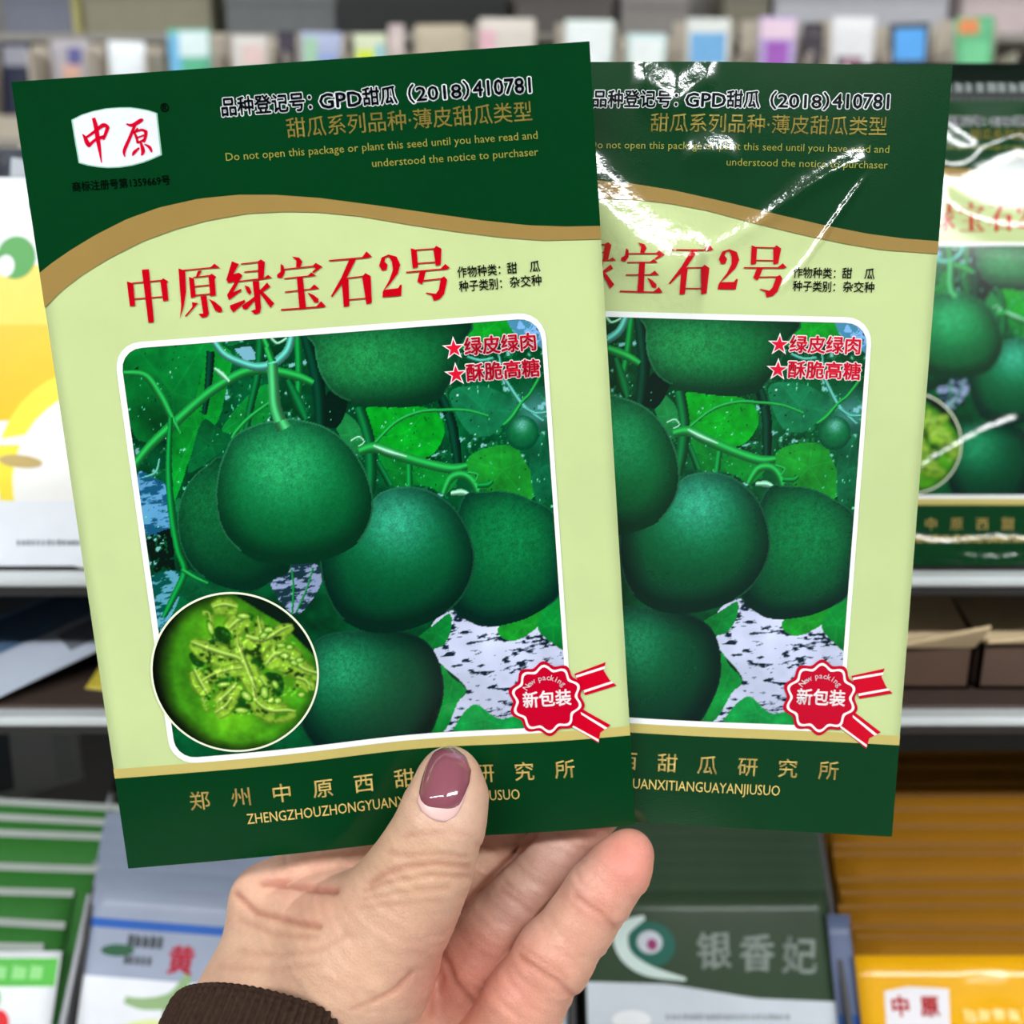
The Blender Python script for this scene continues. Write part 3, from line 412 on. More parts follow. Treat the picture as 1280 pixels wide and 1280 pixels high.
def paint_inset(per_mm):
    cx, cy = INSET_C; R = 20.6
    p = Picture(cx-R, cx+R, cy-R, cy+R, per_mm); X, Y = p.X, p.Y; u, v = (X-cx)/R, (Y-cy)/R
    n = vnoise(X, Y, 6, 61, 4); n2 = vnoise(X, Y, 1.4, 62, 3)
    p.C[:] = np.array([66, 152, 22])*(0.55+0.75*n[..., None]+0.25*(n2[..., None]-0.5))
    g = np.exp(-((u+0.05)**2+(v+0.55)**2)/0.12)+0.8*np.exp(-((u+0.1)**2+(v-0.6)**2)/0.1); p.C += np.array([46, 44, 6])*g[..., None]*n[..., None]*1.3
    e = np.clip((np.hypot(u-0.14, v*0.97)-0.86)/0.24, 0, 1); p.C *= (1-0.97*e[..., None])*np.array([1, 1, 1])
    g = np.clip((np.hypot(u, v)-0.86)/0.14, 0, 1)*0.45; p.C *= 1-g[..., None]
    p.paint(p.inside(closed_curve(INSET_BLACK)), (6, 26, 14))
    m = ((u-0.16)**2/0.46+(v-0.03)**2/0.34) < 1; p.C = np.where((m & (n2 > 0.42))[..., None], p.C*0.55+np.array([86, 140, 26])*0.5, p.C)
    p.C = np.where((m & (n2 < 0.36))[..., None], p.C*0.45, p.C)
    for h in INSET_HOLES: p.leaf(h, (18, 74, 12), 71, contrast=0.5)
    STR = [[(cx+(x-cx-0.6)*1.16+0.9, cy+(y-cy)*1.16, w_) for x, y, w_ in q] for q in INSET_STRANDS]
    for q in STR:                                    # pale ragged flesh between the seed pockets
        for grow, dim in ((2.3, 0.74), (1.8, 1.0)):
            mm_ = p.inside(np.array(stroke_poly([(x, y, w_*grow) for x, y, w_ in q], 5)))
            col = np.array([132, 178, 48])[None, None]*(dim*(0.62+0.7*n2[..., None])); p.paint(mm_ & (n2 > 0.34), np.clip(col, 0, 255))
    for q in STR: p.stroke([(x, y+w_*0.3, w_*0.55) for x, y, w_ in q], (158, 198, 80))
    for x, y, (rx, ry), a in INSET_SEEDS:
        t = np.linspace(0, 2*math.pi, 18, endpoint=False); a = math.radians(a); rx, ry = rx*0.21, ry*0.21
        E = np.c_[rx*np.cos(t), ry*np.sin(t)]@np.array([[math.cos(a), math.sin(a)], [-math.sin(a), math.cos(a)]])
        p.paint(p.inside(E*1.35+[x, y]), (48, 110, 16)); p.paint(p.inside(E+[x, y]), (150, 196, 70)); p.paint(p.inside(E*0.5+[x-0.1, y+0.15]), (196, 226, 120))
    w = vnoise(X, Y, 0.9, 65, 2); p.C = np.where((m & (w > 0.70))[..., None], np.clip(p.C*1.25+18, 0, 255), p.C)
    for _ in range(2): C = np.pad(p.C, ((1, 1), (1, 1), (0, 0)), 'edge'); p.C = 0.4*p.C+0.15*(C[:-2, 1:-1]+C[2:, 1:-1]+C[1:-1, :-2]+C[1:-1, 2:])
    return p
PICS = {}
def picture_obj(pr, name, painter, per_mm, layer, keep):
    if (painter, per_mm) not in PICS: PICS[painter, per_mm] = painter(per_mm)
    p = PICS[painter, per_mm]; nx, ny = p.X.shape
    ok = keep(p.X, p.Y); P = np.c_[p.X.ravel(), p.Y.ravel()]
    i, j = np.meshgrid(np.arange(nx-1), np.arange(ny-1), indexing='ij'); k = ok[:-1, :-1] & ok[1:, 1:] & ok[1:, :-1] & ok[:-1, 1:]
    a = (i*ny+j)[k]; F = np.stack([a, a+ny, a+ny+1, a+1], 1)
    used = np.zeros(nx*ny, bool); used[F.ravel()] = True; remap = np.cumsum(used)-1
    V = pr.emb(P[used], layer).astype(np.float32); F = remap[F].astype(np.int32)
    me = bpy.data.meshes.new(name); me.vertices.add(len(V)); me.vertices.foreach_set('co', V.ravel())
    me.loops.add(F.size); me.loops.foreach_set('vertex_index', F.ravel())
    me.polygons.add(len(F)); me.polygons.foreach_set('loop_start', np.arange(0, F.size, 4, dtype=np.int32))
    me.polygons.foreach_set('use_smooth', np.ones(len(F), bool)); me.update(calc_edges=True); me.validate()
    a = me.color_attributes.new('tint', 'FLOAT_COLOR', 'POINT'); c = np.ones((len(V), 4), np.float32); c[:, :3] = 0.95*lin(np.clip(p.C, 0, 255)).reshape(-1, 3)[used]
    a.data.foreach_set('color', c.ravel()); me.materials.append(mat('printed_picture', None, pr.rough, film=pr.film, attr='tint'))
    return link(bpy.data.objects.new(name, me), pr.root)

GREEN, GOLD, CREAM, RED, INKGOLD = (0, 58, 24), (158, 130, 72), (199, 216, 153), (196, 0, 22), (228, 198, 116)
def melon_packet(label, loc, rot, bend=no_bend, film='smooth', per_mm=4.0, group='melon seed packets'):
    root = thing('seed_packet', label, 'seed packet', loc, rot, group)
    s = Print(root, 130, 190, bend, film)
    s.body(CREAM)
    gt = [(-65.4, 148.0), (-62.1, 150.1), (-56.9, 152.9), (-51.0, 155.7), (-43.3, 158.7), (-35.7, 160.7), (-26.4, 162.0), (-17.3, 162.2), (-9.1, 161.6), (0.9, 160.2), (13.5, 157.7), (26.2, 155.0), (37.2, 152.7), (48.2, 150.8), (57, 149.9), (65.1, 149.5)]
    gb = [(-65, 140.4), (-60.0, 144.2), (-55.0, 147.2), (-48.1, 150.5), (-40.4, 153.5), (-32.7, 155.6), (-25.2, 157.0), (-15.9, 157.9), (-6.8, 157.7), (0.5, 157.0), (9.6, 155.5), (20.5, 152.9), (31.4, 150.5), (42.4, 148.4), (51.7, 147.1), (65.1, 146.5)]
    s.band('header_panel', gt, 190, GREEN, 1); s.band('header_stripe', gb, gt, GOLD, 1.5, ny=5)
    s.band('footer_panel', 0, 24.4, GREEN, 1); s.band('footer_stripe', 24.4, 26.9, (200, 184, 108), 1.5, ny=4)
    # the picture, its white frame and the round inset
    fo, fi = rounded(-50.4, 50.6, 26.9, 131.0, 6.2), rounded(-49.0, 49.5, 28.4, 129.6, 5.0)
    X0, X1, Y0, Y1, R = -49.7, 50.1, 27.7, 130.3, 5.4
    def keep(x, y):
        qx = np.maximum(np.abs(x-(X0+X1)/2)-((X1-X0)/2-R), 0); qy = np.maximum(np.abs(y-(Y0+Y1)/2)-((Y1-Y0)/2-R), 0)
        return qx*qx+qy*qy <= R*R
    picture_obj(s, 'melon_picture', paint_vine, per_mm, 1, keep)
    m = min(len(fo), len(fi))
    def resample(P, n):
        P = np.array(P+[P[0]]); d = np.r_[0, np.cumsum(np.linalg.norm(np.diff(P, axis=0), axis=1))]; t = np.linspace(0, d[-1], n, endpoint=False)
        return np.c_[np.interp(t, d, P[:, 0]), np.interp(t, d, P[:, 1])]
    s.ring('picture_frame', resample(fo, 240), resample(fi, 240), (244, 248, 246), 2)
    cx, cy = INSET_C
    s_in = picture_obj(s, 'sliced_melon_inset', paint_inset, per_mm*1.15, 2.6, lambda x, y: np.hypot(x-cx, y-cy) < 20.3)
    t = np.linspace(0, 2*math.pi, 120, endpoint=False); c = np.c_[np.cos(t), np.sin(t)]
    s.ring('inset_rim', c*20.55+[cx, cy], c*20.05+[cx, cy], (236, 244, 214), 3, s_in)
    # logo
    lg = [(-52.5, 180.9), (-50.2, 181.8), (-47.6, 182.4), (-44.7, 182.75), (-41.8, 182.75), (-39.4, 182.6), (-37.4, 182.2), (-35.5, 181.7), (-33.8, 181.0), (-33.85, 176.5), (-33.9, 172.2), (-36, 171.5), (-38.0, 170.9), (-40.7, 170.4), (-43.5, 170.2), (-46, 170.3), (-48.0, 170.6), (-50.2, 171.1), (-52.2, 171.8), (-52.4, 176.5)]
    c = np.array(lg); ctr = c.mean(0)
    glow = s.polys('logo_panel', [[tuple(ctr+(q-ctr)*1.035) for q in c]], (150, 205, 180), 1.6)
    s.polys('logo_face', [lg], (233, 236, 248), 2.2, glow)
    s.polys('logo_lettering', [stroke_poly(b) for b in BRUSH], (214, 0, 40), 3, glow)
    s.text('trademark_lettering', [centred('®', -31.7, 181.3, 2.6, 0.02), line('商标注册号第1359669号', -54.7, -32.5, 165.7, 2.3, 0.015)], (4, 22, 12), 2)
    # lettering
    t1 = '品种登记号：GPD甜瓜（2018）410781'
    o = s.text('registration_lettering', [line('品种登记号：', -19.0, 1.2, 179.75, 4.3, 0.022), line('GPD', 3.1, 12.6, 179.6, 4.5, 0.02), line('甜瓜', 12.9, 20.6, 179.85, 4.2, 0.022), line('（2018）', 23.2, 37.0, 179.75, 4.3, 0.014), line('410781', 37.9, 51.0, 179.9, 4.7, 0.02)], (8, 14, 22), 3)
    s.text('lettering_outline', [line('品种登记号：', -19.0, 1.2, 179.75, 4.3, 0.075), line('GPD', 3.1, 12.6, 179.6, 4.5, 0.075), line('甜瓜', 12.9, 20.6, 179.85, 4.2, 0.075), line('（2018）', 23.2, 37.0, 179.75, 4.3, 0.07), line('410781', 37.9, 51.0, 179.9, 4.7, 0.075)], (240, 244, 246), 2.2, o)
    s.text('variety_lettering', [line('甜瓜系列品种·薄皮甜瓜类型', -4.9, 50.9, 174.1, 4.7, 0.004)], (188, 168, 84), 2)
    s.text('notice_lettering', [line('Do not open this package or plant this seed until you have read and', -19.3, 51.8, 169.75, 2.5, 0.0), line('understood the notice to purchaser', 13.6, 51.7, 166.1, 2.5, 0.0)], (150, 148, 66), 2)
    s.polys('title_lettering', TITLE, RED, 2)
    s.text('crop_lettering', [line('作物种类：', 31.0, 41.0, 140.3, 2.75, 0.012), line('甜', 42.6, 44.9, 140.4, 2.75, 0.012), line('瓜', 47.9, 50.3, 140.4, 2.75, 0.012),
                              line('种子类别：', 31.1, 41.1, 137.1, 2.75, 0.012), line('杂交种', 43.0, 50.4, 137.2, 2.75, 0.012)], (10, 18, 10), 2)
    star = lambda cx, cy, r: [(cx+(r if k % 2 == 0 else r*0.4)*math.sin(k*math.pi/5), cy+(r if k % 2 == 0 else r*0.4)*math.cos(k*math.pi/5)) for k in range(10)]
    o = s.text('slogan_lettering', [line('绿皮绿肉', 31.2, 48.0, 122.55, 4.45, 0.022), line('酥脆高糖', 31.2, 48.5, 116.4, 4.45, 0.022)], (222, 20, 50), 3)
    s.polys('slogan_star', [star(28.7, 124.0, 2.1)], (222, 20, 50), 3); s.polys('slogan_star', [star(28.7, 117.9, 2.1)], (222, 20, 50), 3)
    s.text('lettering_outline', [line('绿皮绿肉', 31.2, 48.0, 122.55, 4.45, 0.075), line('酥脆高糖', 31.2, 48.5, 116.4, 4.45, 0.075)], (252, 236, 238), 2.2, o)
    s.polys('star_outline', [star(28.7, 124.0, 2.9), star(28.7, 117.9, 2.9)], (252, 236, 238), 2.2, o)
    # the red rosette
    wave = lambda r, a: [(44.55+(r+a*math.cos(10*t+0.25))*math.sin(t), 35.9+(r*1.02+a*math.cos(10*t+0.25))*math.cos(t)) for t in np.linspace(0, 2*math.pi, 121)[:-1]]
    n = 120; V = [(44.55, 35.9)]+[q for r in (0.25, 0.5, 0.75, 1.0) for q in wave(9.15*r, 0.62*r)]
    F = [(0, 1+(i+1) % n, 1+i) for i in range(n)]+[(1+k*n+i, 1+k*n+(i+1) % n, 1+(k+1)*n+(i+1) % n, 1+(k+1)*n+i) for k in range(3) for i in range(n)]
    bd = s.text('rosette', [(np.array(V), F)], (196, 0, 40), 3.0)
    s.ring('rosette_rim', wave(8.3, 0.6), wave(7.62, 0.6), (252, 240, 240), 4, bd)
    for k in ('tailA', 'tailB'):
        r = s.polys('rosette_ribbon', [RIBBON[k]], (206, 0, 36), 2.4, bd)
    s.polys('ribbon_stripe', [RIBBON[k] for k in ('tailA1', 'tailA2', 'tailB1', 'tailB2')], (252, 236, 236), 3.0, bd)
    items = [line('新包装', 38.6, 50.6, 34.3, 4.5, 0.025)]
    for i, ch in enumerate('New packing'):
        if ch == ' ': continue
        a = math.radians(50-(i*9.7)); items.append(centred(ch, 44.4-5.5*math.sin(a)*1.0, 35.4+5.5*math.cos(a), 2.05, 0.012, 1.0, a))
    s.text('rosette_lettering', items, (252, 238, 240), 4, bd)
    s.text('institute_lettering', [centred(ch, -44.6+10.27*i, 14.8, 5.35, 0.006) for i, ch in enumerate('郑州中原西甜瓜研究所')], INKGOLD, 2)
    s.text('pinyin_lettering', [line('ZHENGZHOUZHONGYUANXITIANGUAYANJIUSUO', -33.5, 35.9, 9.4, 3.95, 0.0)], INKGOLD, 2)
    return root
# ---------------------------------------------------------------- the shop: floor, ceiling, back wall, lamps
structure(MB().box(-4, 4, -3, 3.4, -0.05, 0).build('floor', mat('floor_tile', (176, 174, 168), 0.35, scale=6)))
structure(MB().box(-4, 4, -3, 3.4, 2.95, 3.0).build('ceiling', mat('ceiling_paint', (214, 214, 210), 0.8, scale=6)))
structure(MB().box(-4, 4, 3.3, 3.4, 0, 2.95).build('wall_back', mat('wall_paint', (150, 152, 156), 0.8, scale=6)))
for i, (lx, ly) in enumerate(LAMPS):
    where = ('over the aisle' if ly < 0 else 'over the far shelves') + (', left end' if lx < 0 else ', right end')
    t = thing('ceiling_lamp', 'long white fluorescent ceiling lamp '+where, 'lamp', (lx, ly, 2.81), group='fluorescent ceiling lamps')
    MB().box(-1.55, 1.55, -0.14, 0.14, 0.05, 0.14, 0.01).build('housing', mat('lamp_housing', (235, 236, 238), 0.4), t)
    for s in (-0.06, 0.06):
        V = []; F = []
        for a in range(2):
            for k in range(12): V.append((-1.5+3.0*a, s+0.015*math.cos(k*math.pi/6), 0.02+0.015*math.sin(k*math.pi/6)))
        F = [(k, (k+1) % 12, 12+(k+1) % 12, 12+k) for k in range(12)]
        e = mat('lamp_tube', (250, 252, 255), 0.3); nt = e.node_tree; nt.nodes['Principled BSDF'].inputs['Emission Color'].default_value = (1, 1, 1, 1); nt.nodes['Principled BSDF'].inputs['Emission Strength'].default_value = 12
        mesh_obj('tube', V, F, e, t, True)

# ---------------------------------------------------------------- shelf unit close behind the hand
KRAFT = (186, 168, 140)
su = thing('shelf_unit', 'dark metal shop shelf with bright chrome shelf rails behind the hand', 'shelf', (0, 0.62, 0.0))
def rel(mb, o): return MB().add([tuple(Vector(v)-o.location) for v in mb.V], mb.F)
dk = mat('shelf_dark', (44, 42, 42), 0.5); chrome = mat('shelf_chrome', (214, 220, 222), 0.25, metal=0.1)
rel(MB().box(-0.9, 0.9, 0.362, 0.60, 1.2215, 1.2290, 0.001), su).build('shelf_board', dk, su)
rel(MB().box(-0.9, 0.9, 0.362, 0.60, 1.1630, 1.1700, 0.001), su).build('shelf_board', mat('shelf_brown', (74, 60, 54), 0.5), su)
for z in (1.2262, 1.1664):
    r = rel(MB().box(-0.9, 0.9, 0.3525, 0.362, z-0.0012, z+0.0030, 0.0012), su).build('shelf_rail', chrome, su)
    rel(MB().box(-0.9, 0.9, 0.3545, 0.362, z-0.0056, z-0.0012, 0.001), su).build('rail_lip', dk, r)
rel(MB().box(-0.9, 0.9, 0.60, 0.62, 0.0, 1.345, 0.002), su).build('back_panel', dk, su)
for x in (-0.9, 0.88): rel(MB().box(x, x+0.02, 0.36, 0.62, 0.0, 1.345, 0.002), su).build('side_panel', dk, su)

def leaning(deg, roll=0, yaw=0):
    L = math.radians(deg)
    m = Matrix(((1, 0, 0), (0, math.sin(L), -math.cos(L)), (0, math.cos(L), math.sin(L))))
    return Matrix.Rotation(math.radians(yaw), 3, 'Z') @ m @ Matrix.Rotation(math.radians(roll), 3, 'Z')
def packet(label, w, h, loc, rot, rgb, group=None, film='smooth', name='seed_packet', cat='seed packet', rough=0.3, bulge=0.8, nx=17, ny=21, back=None):
    root = thing(name, label, cat, loc, rot, group); s = Print(root, w, h, no_bend, film, bulge, rough); s.body(rgb, back or (225, 226, 222), nx=nx, ny=ny); return s
def marks(s, name, x0, x1, y, hgt, n, rgb, layer=2):
    """a row of small printed marks too blurred to read"""
    P = []; w = (x1-x0)/n
    for i in range(n):
        a = x0+i*w; k = 0.55+0.3*random.random(); P.append([(a, y), (a+w*k, y), (a+w*k, y+hgt*(0.7+0.3*random.random())), (a, y+hgt)])
    return s.polys(name, P, rgb, layer)

melon_packet('green melon seed packet standing on the chrome-edged shelf at right, wavy glare across it', (0.192, 0.366, 1.2296), leaning(17.5), film='wavy', per_mm=1.6, group=None)
# white and yellow packet at the left end of that shelf
s = packet('white and yellow seed packet on the chrome-edged shelf, left of the held packets', 130, 160, (-0.150, 0.366, 1.2296), leaning(19), (240, 243, 248), film='smooth')
s.band('yellow_panel', [(-65, 58), (-30, 60), (0, 66), (65, 80)], 123, (250, 196, 36), 1, nx=20)
s.band('pale_yellow_panel', 98, 123, (244, 214, 84), 1.5, nx=20)
o = s.ellipse('melon_print', -19, 40, 39, 40, (255, 232, 70), 2)
s.ellipse('flesh_print', -14, 35, 37, 37, (248, 248, 244), 3, o); s.ellipse('seed_print', -22, 56, 5, 6, (196, 176, 160), 4, o, 0.6)
s.ellipse('stalk_print', -34, 52, 26, 2.2, (252, 250, 248), 5, o, 0.1); s.ellipse('seed_print', -21, 52, 2.5, 2, (120, 90, 80), 6, o); s.ellipse('shade_print', -48, 42, 9, 2.6, (196, 172, 110), 4, o, -0.1)
o = s.ellipse('green_mark', -53, 126, 8, 9, (54, 152, 50), 2); s.ellipse('mark_notch', -57, 122.5, 3.5, 4.5, (236, 242, 240), 3, o)
s.band('white_foot', 0, 26, (238, 243, 250), 7, nx=20)
s.text('name_lettering', [centred('C', -45.5, 145, 13, 0.01, 0.9, 0, 0.2), centred('m', -41, 135, 8, 0.02, 1, 0, 0.2)], (70, 76, 84), 3)
marks(s, 'small_print', -48, -20, 8.2, 2.2, 14, (130, 136, 142), 8)
# dark packets standing behind them, and a kraft one
s = packet('charcoal packet with pale lettering standing behind the white and yellow packet', 130, 176, (-0.165, 0.402, 1.2296), leaning(19), (70, 74, 84))
marks(s, 'name_marks', -60, 60, 163, 9, 9, (170, 176, 184)); marks(s, 'small_print', -60, 60, 153, 3, 20, (110, 116, 124))
s = packet('plain kraft paper packet behind the charcoal packet at left', 130, 182, (-0.170, 0.428, 1.2296), leaning(19), (176, 166, 150))
s = packet('black packet with a grey printed line standing behind the glossy melon packet at right', 130, 213, (0.215, 0.397, 1.2296), leaning(18), (6, 22, 16))
marks(s, 'name_marks', -62, 62, 199.5, 4.5, 26, (120, 130, 128)); marks(s, 'small_print', -62, 62, 195, 1.6, 40, (44, 60, 52))

# ---------------------------------------------------------------- the low gap between the two rails
foil = mat('foil', (150, 172, 196), 0.28, metal=0.55)
for i, (x, y, yaw, c, w_) in enumerate([(-0.335, 0.367, -50, (150, 190, 232), 36), (-0.297, 0.367, -49, (206, 216, 230), 28), (-0.262, 0.367, -47, (136, 178, 226), 34), (-0.226, 0.367, -46, (190, 200, 216), 26)]):
    lab = ['steel blue foil sachet lying slanted farthest left in the shelf gap', 'pale silver foil sachet second from the left in the shelf gap', 'mid blue foil sachet between two silver ones in the shelf gap', 'silver grey foil sachet nearest the yellow packet in the shelf gap'][i]
    tilt = Matrix.Rotation(math.radians(yaw), 3, 'Z') @ Matrix.Rotation(math.radians(11.5), 3, 'X') @ Matrix.Rotation(math.radians(16), 3, 'Y')
    root = thing('foil_sachet', lab, 'sachet', (x, y, 1.1755), tilt, 'foil sachets lying in the shelf gap')
    s = Print(root, w_, 165, no_bend, 'smooth', 2.0, 0.25); s.body(c, c, 15, 31, 2.0); s.rect('seal', -w_/2, w_/2, 155, 165, (210, 216, 222), 1); s.rect('print_panel', -w_/2+6, w_/2-6, 40, 120, tuple(int(v*0.6) for v in c), 1)
s = packet('small yellow packet lying at the dark right corner of the shelf gap', 34, 60, (-0.166, 0.372, 1.1712), leaning(64, 0, -14), (188, 172, 60), name='seed_packet'); s.rect('seal', -17, 17, 55, 60, (216, 200, 96), 1)
def carton(label, x0, x1, y0, y1, z, h, rgb, lid=20, grp=None):
    t = thing('carton', label, 'carton', ((x0+x1)/2, (y0+y1)/2, z), None, grp); a, b = (x1-x0)/2, (y1-y0)/2; m = mat('kraft_board', rgb, 0.8, scale=90); k = 0.0015
    mb = MB(); mb.box(-a, a, -b, -b+k, 0, h); mb.box(-a, a, b-k, b, 0, h); mb.box(-a, -a+k, -b, b, 0, h); mb.box(a-k, a, -b, b, 0, h); mb.box(-a, a, -b, b, 0, k); mb.build('box', m, t)
    for sgn in (-1, 1):
        c, q = math.cos(math.radians(lid)), math.sin(math.radians(lid)); L = b*0.96
        V = [(-a, sgn*b, h), (a, sgn*b, h), (a, sgn*(b-L*c), h+L*q), (-a, sgn*(b-L*c), h+L*q)]; V += [(v[0], v[1], v[2]+k) for v in V]
        MB().add(V, [(0, 1, 2, 3), (4, 7, 6, 5), (0, 4, 5, 1), (1, 5, 6, 2), (2, 6, 7, 3), (3, 7, 4, 0)]).build('flap', mat('kraft_flap_lit', (216, 192, 152), 0.8, scale=90), t)  # same kraft as the box, painted paler as if the flaps catch light
    L = 0.011; V = [(-a, -b, h), (a, -b, h), (a, -b-L, h+0.013), (-a, -b-0.005, h+0.002)]; V += [(v[0], v[1]+0.0004, v[2]+k) for v in V]
    if lid > 10: MB().add(V, [(3, 2, 1, 0), (4, 5, 6, 7), (0, 1, 5, 4), (1, 2, 6, 5), (2, 3, 7, 6), (3, 0, 4, 7)]).build('front_flap', mat('kraft_flap_lit', (216, 192, 152), 0.8, scale=90), t)
    return t
carton('small brown carton with raised flaps in the shelf gap below the glossy melon packet', 0.160, 0.196, 0.378, 0.448, 1.1702, 0.019, (92, 70, 56), 24, 'brown cartons in the shelf gap')  # dark board colour carries the shade of the gap
carton('wider brown carton at the right end of the shelf gap', 0.199, 0.290, 0.378, 0.452, 1.1702, 0.021, (92, 72, 60), 16, 'brown cartons in the shelf gap')
carton('dark brown carton at the back of the shelf gap', 0.165, 0.285, 0.500, 0.580, 1.1702, 0.040, (120, 96, 78), 4, 'brown cartons in the shelf gap')

# ---------------------------------------------------------------- sloping display tray with stacks of packets
DY, DZ = 0.719, 0.695; LEAN = 35
TOP = Vector((0, 0.381, 1.0325)); UP = Vector((0, math.sin(math.radians(LEAN)), math.cos(math.radians(LEAN))))
def slot(x, s, h): p = TOP + Vector((0, DY, DZ))*s - UP*h; return (x, p.y, p.z)
tr = thing('display_tray', 'sloping black display tray with grey dividers under the shelf', 'tray', (0, 0.30, 0.80))
b0 = TOP - UP*0.193; nrm = Vector((0, -DZ, DY))
def slab(name, x0, x1, s0, s1, th, m, off=0.0):
    V = []
    for x in (x0, x1):
        for s_ in (s0, s1):
            p = b0 + Vector((0, DY, DZ))*s_ - nrm*off
            for q in (p, p-nrm*th): V.append(Vector((x, q.y, q.z))-tr.location)
    return MB().add(V, [(0, 1, 3, 2), (4, 6, 7, 5), (0, 4, 5, 1), (2, 3, 7, 6), (0, 2, 6, 4), (1, 5, 7, 3)]).build(name, m, tr)
slab('tray_base', -0.42, 0.42, -0.03, 0.20, 0.004, dk)
def divider(x, m, reach, s0=-0.02, s1=0.13, th=0.0025):
    V = []
    for xx in (x-th/2, x+th/2):
        for s_, r in ((s0, 0), (s1, 0), (s1, reach), (s0, reach)):
            p = b0+Vector((0, DY, DZ))*s_+UP*r; V.append(Vector((xx, p.y, p.z))-tr.location)
    MB().add(V, [(0, 1, 2, 3), (7, 6, 5, 4), (0, 4, 5, 1), (1, 5, 6, 2), (2, 6, 7, 3), (3, 7, 4, 0)]).build('divider', m, tr)
gm = mat('divider_grey', (120, 122, 126), 0.4, metal=0.3)
divider(-0.2055, gm, 0.178); divider(-0.203, dk, 0.188, 0.02, 0.12); divider(0.028, dk, 0.17); divider(0.1545, dk, 0.176); divider(0.292, dk, 0.17)

def stack(base_label, n, x, w, h, s0, ds, rgb, grp, dx=0.0, seal=None, roll=0, jitter=0.0, turn=0.0):
    """the packets behind the front one: copies of one packet, each a little higher up the slope"""
    ORD = ['nearest the front', 'second from the front', 'third from the front', 'fourth from the front', 'fifth from the front', 'sixth from the front', 'seventh from the front', 'eighth from the front', 'ninth from the front', 'tenth from the front', 'eleventh from the front', 'twelfth from the front', 'thirteenth from the front']
    first = None
    for i in range(n):
        s_ = s0[i] if isinstance(s0, list) else s0+ds*i
        xx = x[i] if isinstance(x, list) else x+dx*i+random.uniform(-jitter, jitter)
        loc = slot(xx, s_, h/1000); R = leaning(LEAN, roll+random.uniform(-turn, turn))
        if first is None:
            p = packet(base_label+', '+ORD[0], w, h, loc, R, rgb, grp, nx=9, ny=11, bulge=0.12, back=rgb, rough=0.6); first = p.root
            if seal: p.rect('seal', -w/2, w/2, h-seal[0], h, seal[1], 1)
        else:
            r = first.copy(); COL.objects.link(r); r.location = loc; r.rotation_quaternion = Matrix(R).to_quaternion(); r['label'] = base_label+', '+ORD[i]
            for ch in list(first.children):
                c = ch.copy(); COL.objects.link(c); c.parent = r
# orange stack
s = packet('orange seed packet with a white logo panel, front of the orange stack', 130, 190, slot(0.2255, 0.0, 0.190), leaning(LEAN), (240, 176, 18), 'orange seed packets', 'streak', rough=0.2)
o = s.polys('logo_panel', [[(-54, 160), (-25, 160), (-23, 176), (-30, 176.5), (-42, 177), (-53, 175)]], (240, 236, 240), 1)
s.text('logo_lettering', [centred('中', -46.5, 165.5, 9, 0.04), centred('原', -33, 165.5, 9, 0.04)], (206, 40, 44), 2, o)
marks(s, 'small_print', -50, -26, 155, 3, 8, (150, 140, 120)); marks(s, 'name_marks', -18, 45, 163, 5, 9, (250, 214, 120))
OS = [0.0085+0.0074*i+random.uniform(-0.0026, 0.0026) for i in range(13)]
stack('orange packet in shelf shade by its brown colour, shingled orange stack', 13, 0.2245, 130, 190, OS, 0, (150, 100, 8), 'orange seed packets', jitter=0.0030, seal=(2.2, (128, 84, 8)), turn=0.8)  # shade under the shelf is painted into these brown body and seal colours
# dark green stack
s = packet('dark green and silver seed packet with pale brush lettering, front of its stack', 117, 190, slot(0.0935, 0.029, 0.190), leaning(LEAN), (54, 72, 52), 'dark green seed packets', rough=0.25)
s.band('silver_panel', 0, [(-58.5, 150), (-20, 149), (20, 143), (58.5, 141.5)], (204, 212, 220), 1, nx=20)
s.text('name_lettering', [centred('银', 2, 157, 17, 0.02, 1, 0.05, 0.1), centred('香', 22, 156, 17, 0.02, 1, 0, 0.1), centred('妃', 42, 155, 17, 0.02, 1, -0.03, 0.1)], (140, 152, 144), 2)
o = s.ellipse('picture_mark', -28, 166, 12, 10, (40, 100, 86), 2); s.ellipse('flower_print', -28, 167, 6, 5, (200, 206, 214), 3, o); s.ellipse('flower_heart', -27, 166, 2.5, 2.5, (150, 60, 110), 4, o)
s.polys('swoosh', [stroke_poly([(-30, 178, 2), (-41, 172, 7), (-40, 162, 6), (-30, 155, 5), (-12, 151, 1.5)])], (206, 224, 218), 5, o)
marks(s, 'small_print', -22, 36, 134, 2.6, 22, (150, 158, 164))
s.ellipse('sheen_print', -38, 134, 9, 4, (236, 238, 240), 2)
stack('dark green seed packet in the dark green stack', 7, 0.0935, 117, 190, 0.036, 0.0062, (58, 78, 58), 'dark green seed packets', jitter=0.001)
# slim blue packets between the dark green and the orange stack
s = packet('slim slate blue packet wedged between the dark green and orange stacks', 11, 175, slot(0.1560, 0.018, 0.175), leaning(LEAN, 0, 0), (98, 110, 140)); s.rect('blue_foot', -5.5, 5.5, 0, 132, (40, 84, 150), 1)
# pale blue packet mostly behind the hand
s = packet('pale blue white seed packet half hidden behind the hand', 96, 180, slot(-0.022, 0.02, 0.180), leaning(LEAN), (206, 220, 232)); s.rect('seal', -48, 48, 172, 180, (226, 232, 238), 1); s.rect('print_panel', -40, 40, 40, 120, (232, 238, 242), 1)
